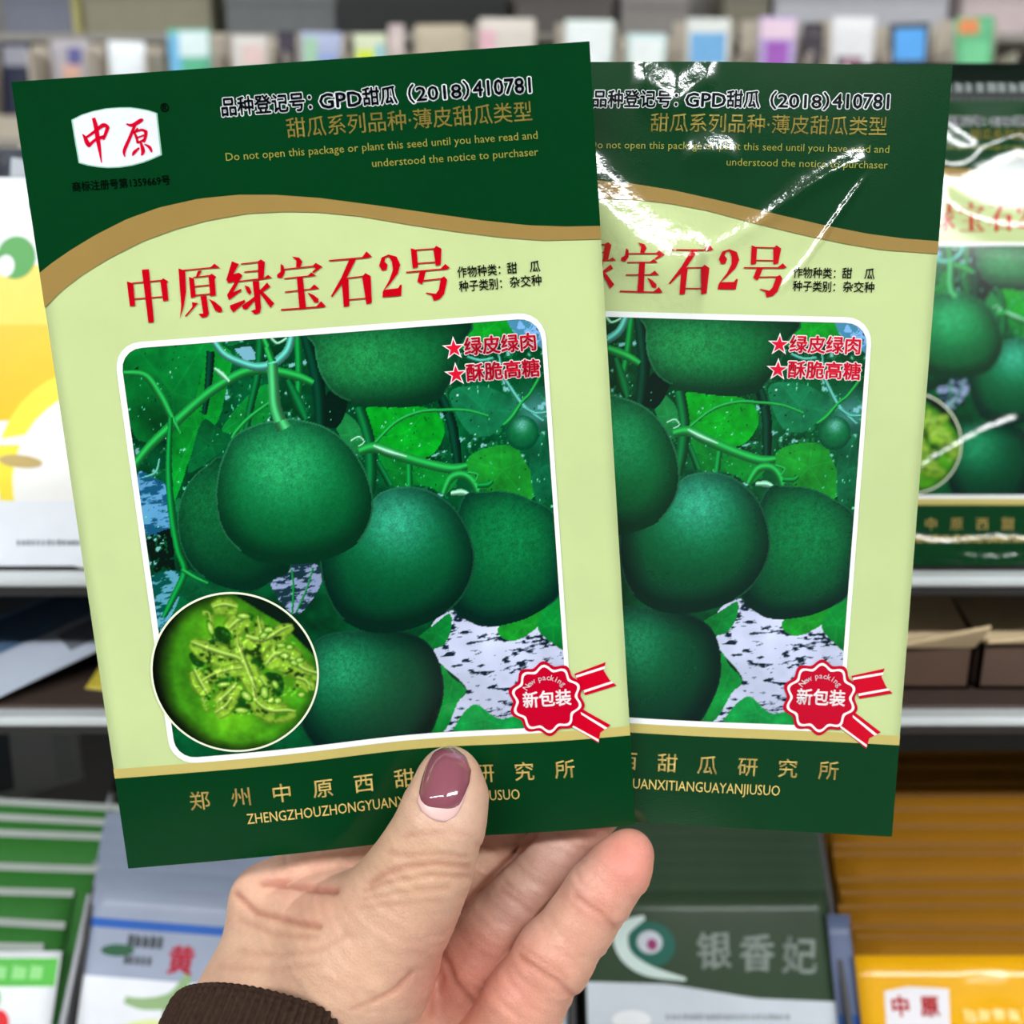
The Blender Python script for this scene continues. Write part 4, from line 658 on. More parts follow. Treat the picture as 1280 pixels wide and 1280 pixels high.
# grey packet with the blue line
s = packet('grey white seed packet with a blue line and red character, left of the hand', 130, 190, slot(-0.1505, 0.028, 0.190), leaning(LEAN, -4), (160, 170, 192), 'grey white seed packets', rough=0.3)
s.rect('blue_line', -65, 65, 171.0, 175.0, (24, 96, 190), 1); s.rect('white_panel', -65, 65, 0, 150, (238, 242, 248), 1)
marks(s, 'name_marks', -44, -26, 163.5, 5.5, 5, (70, 78, 84)); marks(s, 'small_print', -44, -30, 156, 4, 5, (70, 76, 80)); s.ellipse('leaf_mark', -48, 161.5, 8, 2.6, (44, 96, 66), 2, rot=0.05)
s.text('name_lettering', [centred('黄', -17, 154.5, 13, 0.03)], (206, 40, 66), 2)
o = s.ellipse('melon_print', -22, 108, 34, 26, (226, 236, 170), 2); s.ellipse('melon_face', -20, 112, 26, 18, (244, 248, 224), 3, o)
s.polys('stalk_print', [stroke_poly([(-40, 141, 3), (-30, 140, 5), (-18, 143, 6), (-12, 153, 4)]), stroke_poly([(-20, 141, 4), (-18, 130, 5), (-18, 122, 8)])], (150, 182, 130), 4, o)
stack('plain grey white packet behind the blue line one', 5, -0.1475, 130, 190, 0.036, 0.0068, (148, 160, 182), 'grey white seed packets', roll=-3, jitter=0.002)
# green stack at the far left
s = packet('white seed packet with a bright green top band, front of the green stack at left', 130, 190, slot(-0.2765, 0.002, 0.190), leaning(LEAN), (238, 242, 246), 'green topped seed packets', rough=0.3)
s.rect('green_band', -65, 64, 175, 187, (92, 192, 78), 1); marks(s, 'name_marks', 10, 60, 178, 6, 6, (150, 222, 140)); s.ellipse('leaf_mark', 32, 169, 8, 7, (96, 196, 80), 1); s.ellipse('red_mark', 41, 160, 4.5, 5.5, (226, 50, 56), 1, rot=0.4); s.rect('white_foot', -65, 65, 0, 140, (244, 246, 248), 1)
GX = [-0.2890, -0.2880, -0.2820, -0.2720, -0.2660, -0.2720, -0.2620]
stack('green seed packet with pale top seal, left stack', 7, GX, 130, 190, [0.0065, 0.0185, 0.031, 0.0423, 0.058, 0.066, 0.073], 0, (48, 116, 44), 'green topped seed packets', seal=(3.4, (160, 168, 162)), roll=-2.5, turn=1.6)
# leaning silver packet in the dark gap above the green stack
s = packet('dull silver packet leaning in the dark gap above the green stack', 60, 70, (-0.258, 0.455, 1.072), leaning(35, 16), (206, 214, 214)); s.rect('print_panel', -20, -6, 5, 66, (96, 108, 112), 1); s.rect('seal', 16, 26, 2, 68, (190, 200, 200), 1)

# ---------------------------------------------------------------- shelves across the aisle, far out of focus
fs = thing('shelf_unit', 'pale far shelf across the aisle holding a row of kraft boxes', 'shelf', (0, 2.9, 0))
pal = mat('far_shelf', (150, 146, 138), 0.5)
rel(MB().box(-1.7, 1.7, 2.46, 2.88, 1.595, 1.62, 0.002), fs).build('shelf_board', pal, fs)
rel(MB().box(-1.7, 1.7, 2.64, 2.88, 1.868, 1.888, 0.002), fs).build('shelf_board', pal, fs)
rel(MB().box(-1.7, 1.7, 2.46, 2.88, 0.9, 0.92, 0.002), fs).build('shelf_board', pal, fs)
rel(MB().box(-1.7, 1.7, 2.88, 2.92, 0.0, 2.25, 0.002), fs).build('back_panel', mat('far_back', (118, 116, 112), 0.6), fs)
def px_x(px): return (px-640)/1200*2.29
def px_z(py): return 1.879-(py-30)*0.00176
FAR = [  # centre, width, top, body, blocks (x0,x1,y0,y1 in fractions, colour), words
 (2, 40, 46, (40, 44, 66), [(.1, .9, .75, .95, (150, 150, 160))], 'navy packet at the left end'),
 (72, 50, 44, (176, 170, 176), [(.45, .8, .75, .92, (96, 96, 150)), (.3, .75, .45, .75, (214, 170, 150)), (.2, .8, .1, .42, (190, 220, 206))], 'grey packet with a portrait-like pink print'),
 (144, 48, 46, (240, 246, 250), [(.1, .6, .3, .6, (190, 222, 228))], 'plain white packet'),
 (229, 54, 30, (110, 190, 166), [(0, .3, .2, .95, (120, 190, 230)), (.25, .95, .75, .98, (226, 244, 244)), (.3, .9, .2, .7, (90, 186, 140))], 'teal and sky blue packet'),
 (303, 46, 38, (214, 210, 204), [(.1, .9, .1, .4, (224, 228, 180)), (.2, .8, .45, .7, (176, 200, 190)), (.3, .9, .7, .9, (228, 200, 196))], 'cream packet with pastel print'),
 (350, 24, 34, (62, 56, 70), [(.1, .9, .1, .5, (84, 76, 92))], 'slim dark plum packet'),
 (394, 52, 34, (176, 186, 216), [(.05, .4, .6, .95, (170, 210, 178)), (.4, .9, .3, .8, (150, 170, 218)), (.1, .9, .05, .3, (224, 232, 246))], 'lavender packet'),
 (460, 42, 36, (214, 222, 190), [(.1, .7, .15, .85, (220, 240, 70)), (.65, .95, .5, .9, (160, 206, 216))], 'lime yellow packet'),
 (495, 20, 24, (206, 190, 186), [(.1, .9, .3, .9, (222, 206, 202))], 'slim pinkish packet'),
 (550, 64, 24, (196, 184, 160), [(.22, .78, .2, .62, (22, 44, 64))], 'beige packet with a navy window'),
 (632, 70, 16, (226, 218, 208), [(0, .3, .3, .9, (236, 190, 200)), (.35, .95, .2, .55, (24, 44, 62))], 'pink and white packet with a dark window'),
 (737, 62, 18, (232, 244, 238), [(.1, .75, .15, .55, (86, 166, 120)), (.05, .9, .6, .95, (244, 250, 250))], 'white and leaf green packet'),
 (811, 50, 36, (206, 232, 230), [(.15, .75, .15, .6, (140, 210, 206)), (.1, .9, .7, .95, (242, 250, 248))], 'white and pale teal packet'),
 (890, 56, 16, (220, 224, 218), [(.1, .9, .62, .88, (120, 180, 228)), (.1, .7, .1, .45, (214, 130, 130)), (.75, .95, .1, .4, (60, 66, 62))], 'blue topped packet with a coral print'),
 (977, 48, 14, (190, 170, 220), [(.2, .8, .35, .8, (164, 96, 190)), (.1, .5, .1, .5, (150, 170, 226)), (.05, .95, .82, .98, (236, 210, 226))], 'purple packet'),
 (1024, 28, 22, (66, 60, 68), [(.2, .9, .3, .8, (82, 76, 84))], 'slim black packet'),
 (1074, 56, 14, (228, 228, 230), [(.15, .75, .1, .68, (96, 92, 98)), (.3, .72, .1, .66, (196, 150, 166))], 'white packet with a dusty pink window'),
 (1150, 52, 22, (74, 78, 82), [(.15, .9, .68, .95, (92, 170, 240)), (.2, .85, .05, .64, (196, 170, 96))], 'sky blue and mustard packet'),
 (1233, 50, 14, (96, 180, 130), [(.1, .6, .86, .98, (226, 140, 90)), (.2, .9, .3, .8, (120, 206, 150)), (.1, .95, .02, .25, (214, 214, 206))], 'bright green packet with an orange top'),
]
bk = None
for i, (c, w_, top, rgb, blocks, words_) in enumerate(FAR):
    h_ = (px_z(top)-1.622)*1000; wm = w_*1.908
    if w_ > 30:
        bx = thing('display_box', 'kraft box on the far shelf holding the '+words_, 'box', (px_x(c), 2.56, 1.6205), None, 'kraft display boxes on the far shelf')
        a = 0.5*min(0.152, wm/1000+0.056); km = mat('kraft_far', (188, 178, 162), 0.8, scale=60)
        MB().box(-a, a, 0.06, 0.064, 0, px_z(top-4)-1.622).build('back_wall', km, bx); MB().box(-a, a, -0.06, 0.064, 0, 0.003).build('box_floor', km, bx)
        MB().box(-a, -a+0.004, -0.06, 0.064, 0, 0.20).build('side_wall', km, bx); MB().box(a-0.004, a, -0.06, 0.064, 0, 0.20).build('side_wall', km, bx); MB().box(-a, a, -0.064, -0.06, 0, 0.055).build('front_lip', km, bx)
    s = packet(words_+' on the far shelf', wm, h_, (px_x(c), 2.535, 1.6255), leaning(6, random.uniform(-1.5, 1.5)), rgb, 'seed packets on the far shelf', nx=7, ny=9, bulge=2.0)
    for x0, x1, y0, y1, cc in blocks: s.rect('print_panel', (x0-.5)*wm, (x1-.5)*wm, y0*h_+ (0.30*h_ if y1 < .7 else 0)*(1-y1), y1*h_, cc, 4)
for c, w_, top, rgb, words_ in [(42, 90, -10, (112, 116, 130), 'blue grey'), (90, 10, -10, (176, 170, 110), 'slim yellow'), (180, 168, -25, (136, 132, 112), 'olive grey'), (350, 150, -4, (104, 108, 108), 'ash grey'), (524, 230, -20, (38, 40, 40), 'charcoal'), (705, 130, -12, (92, 86, 82), 'umber'), (820, 90, 4, (136, 132, 128), 'warm grey'), (935, 60, -20, (122, 118, 102), 'drab'), (1080, 230, -16, (178, 180, 186), 'pale grey'), (1250, 90, -20, (196, 180, 180), 'dusty rose')]:
    x = px_x(c)*2.62/2.5; w_ = w_*0.00190
    t = thing('carton', words_+' carton on the upper far shelf', 'carton', (x, 2.75, 1.889), None, 'cartons on the upper far shelf')
    hh = px_z(top)*1.0-1.879+0.06+0.02
    MB().box(-w_/2, w_/2, -0.09, 0.09, 0, hh, 0.004).build('box', mat('carton_board', rgb, 0.7, scale=30), t); MB().box(-w_/2+0.004, w_/2-0.004, -0.0915, -0.09, hh*0.45, hh*0.55).build('tape', mat('carton_tape', tuple(int(v*0.9) for v in rgb), 0.4), t)

# ---------------------------------------------------------------- the two packets held up in the hand
def thumb_dent(x, y): return -3.5*np.exp(-((x-11)/26)**2-((y-22)/30)**2)
def slack(x, y): return 0.5*np.sin(x*0.09+0.6)*np.sin(y*0.04)
melon_packet('green melon seed packet in front, thumb pressed on its bottom edge', (-0.03299, 0.2154, 1.20354),
             [[0.99669, -0.07517, 0.0309], [0.03859, 0.1031, -0.99392], [0.07153, 0.99183, 0.10566]], thumb_dent, 'smooth', 4.2, 'two held melon seed packets')
melon_packet('green melon seed packet tucked behind the other held one, glare streaks on its top', (0.03291, 0.22147, 1.20669),
             [[0.99749, 0.03071, -0.06375], [-0.06763, 0.14866, -0.98657], [-0.02082, 0.98841, 0.15036]], slack, 'creased', 4.2, 'two held melon seed packets')
# ---------------------------------------------------------------- the hand: one continuous skin grown from a distance field (millimetres, seen from the eye)
def cap(P, a, b):
    a4, b4 = np.array(a, np.float32), np.array(b, np.float32); d = b4[:3]-a4[:3]; L2 = float(d@d)+1e-9
    t = np.clip(((P-a4[:3])@d)/L2, 0, 1)
    q = P-a4[:3]-t[:, None]*d
    return np.sqrt(np.einsum('ij,ij->i', q, q))-(a4[3]+(b4[3]-a4[3])*t)
def smin(a, b, k):
    h = np.maximum(k-np.abs(a-b), 0)/k
    return np.minimum(a, b)-h*h*k*0.25
def chain(P, J, k=3.0):
    d = None
    for a, b in zip(J[:-1], J[1:]):
        c = cap(P, a, b); d = c if d is None else smin(d, c, k)
    return d
def ell(P, c, r, R=None):
    q = P-np.array(c, np.float32)
    if R is not None: q = q@np.array(R, np.float32)
    q = q/np.array(r, np.float32); n = np.sqrt(np.einsum('ij,ij->i', q, q))
    return (n-1)*min(r)
THUMB = [(-15.2,-63.8,-233.5,6.6), (-15.3,-68.2,-232.5,8.8), (-17.2,-75.2,-231.5,10.0), (-21.8,-86.0,-232.0,11.6), (-27.3,-96.5,-234.0,12.6), (-34.7,-110.7,-239.0,14.2), (-47.2,-133.3,-252.0,16.0)]
INDEX = [(0.0,-59.2,-268.0,7.5), (-18.1,-75.7,-271.0,8.5), (-38.0,-94.2,-268.0,9.0), (-53.2,-99.0,-264.0,9.4), (-66.9,-107.4,-264.0,10.2), (-68.2,-123.2,-264.0,11.5)]
MIDDLE = [(14.8,-65.2,-270.0,7.5), (7.3,-78.8,-274.0,8.3), (-7.8,-100.4,-277.0,9.0), (-22.9,-120.0,-277.0,9.4), (-38.8,-137.0,-274.0,11.0)]
RING = [(29.0,-72.6,-268.0,7.2), (22.7,-81.2,-267.0,8.0), (11.0,-95.9,-264.5,8.5), (2.2,-106.1,-262.5,8.8), (-4.8,-114.6,-261.5,9.6), (-10.9,-123.1,-261.5,9.8), (-22.0,-139.7,-264.0,11.5), (-33.2,-156.3,-266.0,13)]
PINKY = [(30.3,-87.3,-246.0,5.9), (27.8,-90.8,-245.5,7.6), (22.1,-97.8,-245.5,8.3), (17.6,-105.0,-246.0,8.5), (10.7,-114.0,-246.0,9.6), (3.1,-126.0,-247.0,10.0), (-6.3,-143.8,-252.0,11.0), (-17.2,-161.2,-258.0,12.5)]
def hand_field(P):
    thumb = chain(P, THUMB[:5], 4)
    palm = smin(cap(P, (-66.8,-111.3,-262.0,9.6), (-71.1,-134.8,-260.0,13.5)), cap(P, (-71.1,-134.8,-260.0,13.5), (-69.4,-150.6,-262.0,19)), 8)
    palm = smin(palm, cap(P, (-53.2,-121.9,-266.0,10), (-46.5,-146.3,-266.0,16)), 10)
    palm = smin(palm, cap(P, (-46.5,-137.4,-266.0,14), (-22.2,-152.9,-266.0,14)), 10)
    palm = smin(palm, cap(P, (-22.0,-134.2,-264.0,9), (-14.2,-150.6,-262.0,13)), 6)
    palm = smin(palm, cap(P, (-61.1,-152.8,-262.0,22), (-73.1,-155.6,-225.0,25)), 10)
    palm = smin(palm, cap(P, (-45.8,-150.6,-262.0,20), (-17.5,-165.9,-262.0,15)), 10)
    web = smin(cap(P, (-63.4,-109.6,-258.0,7.5), (-44.1,-107.1,-252.0,7.5)), cap(P, (-66.4,-116.7,-257.0,9), (-41.3,-112.6,-248.0,10)), 5)
    palm = smin(palm, web, 4)
    back = smin(cap(P, (-51.5,-110.4,-249.0,10.5), (-56.7,-124.0,-250.0,14.5)), cap(P, (-56.7,-124.0,-250.0,14.5), (-61.9,-138.6,-252.0,18)), 8)
    d = smin(smin(smin(palm, back, 12), chain(P, THUMB[4:], 4), 24), thumb, 6)
    f = smin(chain(P, INDEX), palm, 2.2)
    d = np.minimum(d, f)
    for J, k in ((MIDDLE, 3.0), (RING, 3.0), (PINKY, 3.5)): d = smin(d, smin(chain(P, J), palm, k), 0.45)
    # pads and the flattened nail side
    d = smin(d, ell(P, (-37.4,-112.5,-236.0), (15, 17, 15)), 8)
    return d
def surface_net(fn, lo, hi, h):
    ax = [np.arange(lo[i], hi[i]+h, h, dtype=np.float32) for i in range(3)]; n = [len(a) for a in ax]
    F = np.empty(n, np.float32)
    YZ = np.stack(np.meshgrid(ax[1], ax[2], indexing='ij'), -1).reshape(-1, 2)
    for i0 in range(0, n[0], 16):
        xs = ax[0][i0:i0+16]; P = np.empty((len(xs), len(YZ), 3), np.float32); P[..., 0] = xs[:, None]; P[..., 1:] = YZ[None]
        F[i0:i0+16] = fn(P.reshape(-1, 3)).reshape(len(xs), n[1], n[2])
    neg = F < 0; cs = [(i, j, k) for i in (0, 1) for j in (0, 1) for k in (0, 1)]
    def sub(A, c): return A[c[0]:n[0]-1+c[0], c[1]:n[1]-1+c[1], c[2]:n[2]-1+c[2]]
    cnt = sum(sub(neg, c).astype(np.int8) for c in cs); act = (cnt > 0) & (cnt < 8)
    I = np.argwhere(act); acc = np.zeros((len(I), 3)); num = np.zeros(len(I))
    val = {c: F[I[:, 0]+c[0], I[:, 1]+c[1], I[:, 2]+c[2]] for c in cs}
    for a in cs:
        for k in range(3):
            if a[k]: continue
            b = list(a); b[k] = 1; b = tuple(b); va, vb = val[a], val[b]; m = (va < 0) != (vb < 0)
            t = va[m]/(va[m]-vb[m]); p = np.tile(np.array(a, float), (m.sum(), 1)); p[:, k] += t; acc[m] += p; num[m] += 1
    V = (I+acc/num[:, None])*h+np.array(lo)
    idx = np.full(act.shape, -1, np.int32); idx[act] = np.arange(len(I)); Q = []
    for k in range(3):
        sl = lambda d: tuple(slice(1 if x != k else 0, None) if False else slice(None) for x in range(3))
        a = np.take(neg, range(0, n[k]-1), k); b = np.take(neg, range(1, n[k]), k); E = np.argwhere(a != b)
        u, v = (k+1) % 3, (k+2) % 3; E = E[(E[:, u] > 0) & (E[:, v] > 0) & (E[:, u] < n[u]-1) & (E[:, v] < n[v]-1)]
        inside = a[tuple(E.T)]
        def cell(du, dv): c = E.copy(); c[:, u] -= du; c[:, v] -= dv; return idx[tuple(c.T)]
        q = np.stack([cell(1, 1), cell(0, 1), cell(0, 0), cell(1, 0)], 1); q[~inside] = q[~inside][:, ::-1]; Q.append(q)
    return V, np.concatenate(Q)
HLO, HHI, HH = (-104.0, -172.0, -292.0), (46.0, -54.0, -212.0), 0.75
HV, HF = surface_net(hand_field, HLO, HHI, HH)
def relax(V, F, n, k=0.5):
    for _ in range(n):
        s_ = np.zeros_like(V); c = np.zeros(len(V))
        for a in range(4):
            for b in (1, 3): np.add.at(s_, F[:, a], V[F[:, (a+b) % 4]]); np.add.at(c, F[:, a], 1)
        V = V+k*(s_/np.maximum(c, 1)[:, None]-V)
    return V
lab = np.arange(len(HV))                                       # keep only the one connected skin
while True:
    m = lab[HF].min(1); new = lab.copy(); [np.minimum.at(new, HF[:, k], m) for k in range(4)]; new = new[new]
    if (new == lab).all(): break
    lab = new
keep_ = lab == np.bincount(lab).argmax(); HF = HF[keep_[HF].all(1)]; HF = (np.cumsum(keep_)-1)[HF]; HV = HV[keep_]
HV = relax(HV, HF, 2)
def grad(P):
    e = 0.4; P = P.astype(np.float32); g = np.stack([hand_field(P+np.eye(3, dtype=np.float32)[k]*e)-hand_field(P-np.eye(3, dtype=np.float32)[k]*e) for k in range(3)], 1)
    return g/(np.linalg.norm(g, axis=1)[:, None]+1e-9)
HN = grad(HV)
SLX, SLY = HV[:, 0]/-HV[:, 2], HV[:, 1]/-HV[:, 2]              # direction from the eye, used to place the skin folds
FRONT = HN[:, 2] > -0.1
def to_line(pts):
    p = np.array(pts); best = np.full(len(HV), 9e9)
    for a, b in zip(p[:-1], p[1:]):
        d = b-a; t = np.clip(((SLX-a[0])*d[0]+(SLY-a[1])*d[1])/(d@d), 0, 1)
        best = np.minimum(best, (SLX-a[0]-t*d[0])**2+(SLY-a[1]-t*d[1])**2)
    return np.sqrt(best)*245                                   # about millimetres
FOLDS = [  # line, depth, width
 ([(0.0233,-0.3367), (-0.0217,-0.3800), (-0.0592,-0.4192), (-0.0800,-0.4492)], 0.9, 0.7), ([(0.0975,-0.3450), (0.0642,-0.3800), (0.0275,-0.4217), (-0.0025,-0.4592), (-0.0333,-0.5000)], 0.6, 0.6),
 ([(-0.1483,-0.3867), (-0.1333,-0.3767), (-0.1083,-0.3700), (-0.0792,-0.3667), (-0.0458,-0.3692)], 0.55, 0.9), ([(-0.1542,-0.3933), (-0.1250,-0.3850), (-0.0833,-0.3783), (-0.0433,-0.3800)], 0.40, 0.8), ([(-0.1283,-0.3550), (-0.1083,-0.3583), (-0.0792,-0.3567), (-0.0500,-0.3600)], 0.35, 0.8),
 ([(-0.1542,-0.4033), (-0.1167,-0.3967), (-0.0667,-0.3917)], 0.25, 0.7), ([(-0.1125,-0.3383), (-0.0875,-0.3350), (-0.0667,-0.3333), (-0.0417,-0.3383)], 0.25, 0.7), ([(-0.1600,-0.4133), (-0.1167,-0.4083), (-0.0750,-0.4050)], 0.18, 0.7),
 ([(-0.1450,-0.5100), (-0.1208,-0.4975), (-0.1050,-0.4817)], 0.5, 0.7), ([(-0.1667,-0.5183), (-0.1450,-0.5100)], 0.3, 0.7),
 ([(-0.2583,-0.3867), (-0.2292,-0.3883), (-0.2042,-0.3925), (-0.1850,-0.3942)], 0.9, 1.0), ([(-0.2875,-0.3983), (-0.2667,-0.4167), (-0.2417,-0.4233), (-0.2017,-0.4317)], 0.75, 0.9), ([(-0.2833,-0.4250), (-0.2500,-0.4400), (-0.2042,-0.4433)], 0.3, 0.9),
 ([(-0.2833,-0.4583), (-0.2417,-0.4633), (-0.2000,-0.4567), (-0.1750,-0.4417)], 0.25, 1.0), ([(-0.3042,-0.4750), (-0.2500,-0.4783), (-0.2000,-0.4717)], 0.2, 1.0),
 ([(0.0650,-0.4000), (0.0792,-0.4100), (0.0933,-0.4183), (0.1067,-0.4333)], 0.45, 0.8), ([(0.0683,-0.3933), (0.0833,-0.4017), (0.1042,-0.4167)], 0.2, 0.7),
 ([(0.0083,-0.4633), (0.0267,-0.4767), (0.0458,-0.4883), (0.0667,-0.5067)], 0.5, 0.9), ([(0.0125,-0.4550), (0.0333,-0.4700), (0.0567,-0.4850)], 0.3, 0.8),
 ([(-0.0117,-0.3933), (0.0042,-0.4050), (0.0200,-0.4167)], 0.4, 0.8), ([(-0.0067,-0.3867), (0.0125,-0.4017), (0.0267,-0.4083)], 0.25, 0.7),
 ([(-0.0792,-0.4517), (-0.0667,-0.4708), (-0.0600,-0.4900), (-0.0400,-0.5117)], 0.7, 0.9), ([(-0.0733,-0.4850), (-0.0792,-0.5042), (-0.0833,-0.5250)], 0.35, 1.0),
 ([(-0.0367,-0.3467), (-0.0233,-0.3533), (-0.0083,-0.3583)], 0.3, 0.8),
]
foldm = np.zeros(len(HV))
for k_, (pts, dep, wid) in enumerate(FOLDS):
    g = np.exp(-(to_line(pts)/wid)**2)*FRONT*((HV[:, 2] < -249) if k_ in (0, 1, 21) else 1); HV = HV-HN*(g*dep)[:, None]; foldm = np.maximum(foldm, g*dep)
# fine wrinkles running across the thumb and the back of the hand
ax = np.array(THUMB[1][:3])-np.array(THUMB[5][:3]); L_ = np.linalg.norm(ax); ax /= L_
al = (HV-np.array(THUMB[5][:3]))@ax
w_ = vnoise(al*1.0, SLX*60, 1.5, 91, 3)-0.5
win = np.clip((al+12)/14, 0, 1)*np.clip((52-al)/12, 0, 1)*(HN[:, 2] > 0.1)
HV = HV+HN*(w_*0.62*win)[:, None]
w2 = vnoise(SLX*245*0.25+SLY*30, SLY*245, 1.8, 92, 3)-0.5
win2 = (1-win)*FRONT; HV = HV+HN*(w2*0.22*win2)[:, None]
# skin tone: paler back of the hand, pinker palm and fingertips
base = np.array([222, 176, 148.0]); col = np.tile(base, (len(HV), 1))
def tint(c, r, rgb, a):
    global col
    d = np.hypot(SLX-c[0], SLY-c[1])*1200; g = (np.exp(-(d/r)**2)*a)[:, None]; col = col*(1-g)+np.array(rgb, float)*g
tint((0.1208,-0.3625), 50, (240, 138, 124), 0.75); tint((0.0875,-0.4083), 40, (236, 150, 130), 0.5); tint((0.0500,-0.4667), 70, (232, 160, 136), 0.5); tint((0.0083,-0.5167), 70, (230, 150, 128), 0.6)
tint((-0.0333,-0.4583), 50, (222, 148, 130), 0.6); tint((-0.0667,-0.4917), 60, (220, 138, 118), 0.8); tint((0.0000,-0.4067), 34, (206, 158, 146), 0.6); tint((0.0417,-0.3583), 50, (224, 176, 162), 0.7)
tint((-0.2417,-0.4000), 60, (236, 172, 146), 0.6); tint((-0.2000,-0.4083), 40, (232, 158, 136), 0.5); tint((-0.2667,-0.4500), 60, (232, 190, 156), 0.5); tint((-0.0667,-0.3083), 50, (238, 196, 172), 0.7); tint((-0.1000,-0.3708), 50, (214, 170, 132), 0.6); tint((-0.1750,-0.4667), 80, (232, 186, 152), 0.6)
n_ = vnoise(SLX*245, SLY*245, 5, 95, 4)-0.5; col = col*(1+0.10*n_[:, None]*np.array([0.6, 1.0, 1.0]))
n_ = vnoise(SLX*245, SLY*245, 0.9, 96, 2)-0.5; col = col*(1+0.05*n_[:, None])
fm = np.clip(foldm/0.8, 0, 1)[:, None]; col = col*(1-0.55*fm)+np.array([168, 96, 76.0])*0.55*fm  # reddish crease tone, doubling as painted shade where fingers meet
WRIST = np.array((-67.7,-150.6,-262.0)); CAM_R = cam.rotation_euler.to_matrix()
col = col*np.array([0.95, 0.955, 0.965])
skin = mat('skin', None, 0.46, attr='tint', spec=0.4, sss=0.12)
nt = skin.node_tree; N = nt.nodes; L = nt.links; tc = N.new('ShaderNodeTexCoord'); vo = N.new('ShaderNodeTexVoronoi'); vo.inputs['Scale'].default_value = 1500; L.new(tc.outputs['Object'], vo.inputs['Vector'])
bp = N.new('ShaderNodeBump'); bp.inputs['Strength'].default_value = 0.35; bp.inputs['Distance'].default_value = 0.0002; L.new(vo.outputs['Distance'], bp.inputs['Height']); L.new(bp.outputs[0], N['Principled BSDF'].inputs['Normal'])
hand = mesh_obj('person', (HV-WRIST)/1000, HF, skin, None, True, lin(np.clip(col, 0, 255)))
hand.rotation_euler = cam.rotation_euler; hand.location = Vector(cam.location)+CAM_R @ Vector(WRIST/1000)
tag(hand, 'left hand with mauve nail polish and dark brown knit cuff, holding two seed packets', 'person')
# thumb nail: a curved plate lying on the thumb tip
def skin_depth(ax_, ay_):
    D = np.stack([ax_, ay_, -np.ones_like(ax_)], -1).reshape(-1, 3).astype(np.float32); D /= np.linalg.norm(D, axis=1)[:, None]; t = np.full(len(D), 205.0, np.float32)
    for _ in range(60): t += np.minimum(hand_thumb(D*t[:, None]), 3)*0.9
    return D*t[:, None]
def hand_thumb(P): return chain(P, THUMB[:5], 4)
def nail(name, outline_l, outline_r, ts, lift, m, parent, th=0.5, nu=21, nv=31, crown=0.0):
    """outline_l / outline_r: left and right edge of the plate from cuticle (0) to tip (1), as directions from the eye"""
    v = np.linspace(0, 1, nv); l = np.stack([np.interp(v, ts, [p[k] for p in outline_l]) for k in (0, 1)], 1); r = np.stack([np.interp(v, ts, [p[k] for p in outline_r]) for k in (0, 1)], 1)
    u = np.linspace(0, 1, nu); G = l[:, None]*(1-u)[None, :, None]+r[:, None]*u[None, :, None]
    P = skin_depth(G[..., 0], G[..., 1]).reshape(nv, nu, 3)
    e = 1-np.abs(2*u-1)**3; ev = np.clip(np.minimum(v/0.12, 1), 0, 1)**0.5
    nrm = np.array([0.0, 0.10, 1.0]); nrm /= np.linalg.norm(nrm)
    top = P+nrm*(lift*(0.35+0.65*e[None, :, None])*(0.5+0.5*ev[:, None, None])+crown*e[None, :, None]*np.sin(v*math.pi)[:, None, None]); bot = P-nrm*th
    V = np.concatenate([top.reshape(-1, 3), bot.reshape(-1, 3)]); n = nu*nv; F = []
    for j in range(nv-1):
        for i in range(nu-1): a = j*nu+i; F += [(a, a+1, a+nu+1, a+nu), (n+a, n+a+nu, n+a+nu+1, n+a+1)]
    for i in range(nu-1): F += [(i, n+i, n+i+1, i+1), ((nv-1)*nu+i, (nv-1)*nu+i+1, n+(nv-1)*nu+i+1, n+(nv-1)*nu+i)]
    for j in range(nv-1): F += [(j*nu, (j+1)*nu, n+(j+1)*nu, n+j*nu), (j*nu+nu-1, n+j*nu+nu-1, n+(j+1)*nu+nu-1, (j+1)*nu+nu-1)]
    return mesh_obj(name, (V-WRIST)/1000, F, m, parent, True)
NL = [(-0.0833,-0.3200), (-0.0942,-0.3117), (-0.0992,-0.3017), (-0.0958,-0.2833), (-0.0908,-0.2650), (-0.0833,-0.2517), (-0.0733,-0.2458)]
NR = [(-0.0700,-0.3233), (-0.0583,-0.3167), (-0.0517,-0.3050), (-0.0458,-0.2875), (-0.0433,-0.2717), (-0.0483,-0.2558), (-0.0600,-0.2467)]
TS = [0, 0.08, 0.2, 0.45, 0.7, 0.92, 1.0]
pl = nail('thumb_nail', NL, NR, TS, 0.7, mat('nail_plate', (232, 190, 184), 0.3, spec=0.5, coat=0.3), hand)
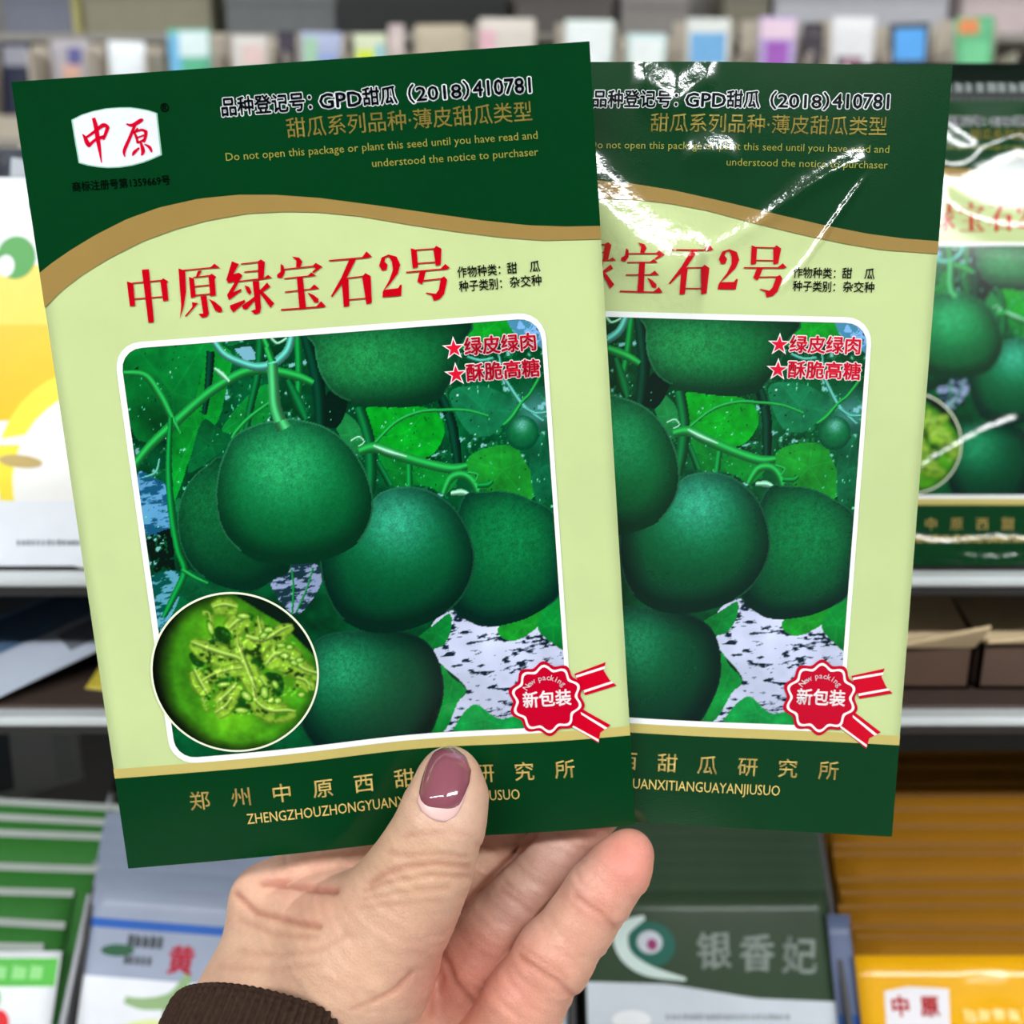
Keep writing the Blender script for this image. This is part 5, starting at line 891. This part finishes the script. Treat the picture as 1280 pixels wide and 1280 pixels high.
PLL = [(-0.0917,-0.3067), (-0.0950,-0.3000), (-0.0967,-0.2917), (-0.0942,-0.2792), (-0.0892,-0.2625), (-0.0825,-0.2500), (-0.0733,-0.2442)]
PLR = [(-0.0600,-0.3100), (-0.0542,-0.3042), (-0.0500,-0.2958), (-0.0442,-0.2817), (-0.0425,-0.2692), (-0.0475,-0.2542), (-0.0600,-0.2450)]
nail('nail_polish', PLL, PLR, TS, 1.25, mat('nail_polish', (142, 78, 92), 0.08, spec=0.6, coat=1.0, vary=0.02), pl, 0.2, crown=0.5)
# knitted cuff
def cuff():
    c = np.array((-58.6,-132.6,-244.0)); d = np.array([0.20, 0.70, -0.68]); d /= np.linalg.norm(d)
    e1 = np.cross(d, [0, 0, 1.0]); e1 /= np.linalg.norm(e1); e2 = np.cross(d, e1)
    prof = [(-2.5, 20.5), (-0.6, 21.4), (0.4, 22.4), (0.6, 23.4), (0.0, 24.3), (-1.5, 24.8), (-4, 25.0), (-8, 25.2), (-14, 25.6), (-22, 26.4), (-32, 27.6), (-44, 29), (-60, 31), (-80, 33)]
    ps = np.array(prof); tt = np.linspace(0, len(prof)-1, 90); Sx = np.interp(tt, range(len(prof)), ps[:, 0]); Rx = np.interp(tt, range(len(prof)), ps[:, 1])
    n = 480; a = np.linspace(0, 2*math.pi, n, endpoint=False); V = []
    for s_, r in zip(Sx, Rx):
        rib = 0.42*np.cos(a*92)*min(1, max(0, (r-21.5)/2)); row = 0.10*math.cos(s_*2*math.pi/1.6)
        rr = r+rib+row
        V.append(c+d*s_+(e1[None]*np.cos(a)[:, None]*1.15+e2[None]*np.sin(a)[:, None]*1.42)*rr[:, None])
    V = np.concatenate(V); m = len(Sx); F = [(j*n+i, j*n+(i+1) % n, (j+1)*n+(i+1) % n, (j+1)*n+i) for j in range(m-1) for i in range(n)]
    mesh_obj('knit_cuff', (V-WRIST)/1000, F, mat('brown_knit', (58, 42, 34), 0.95, spec=0.15, vary=0.25, scale=900), hand, True)
cuff()
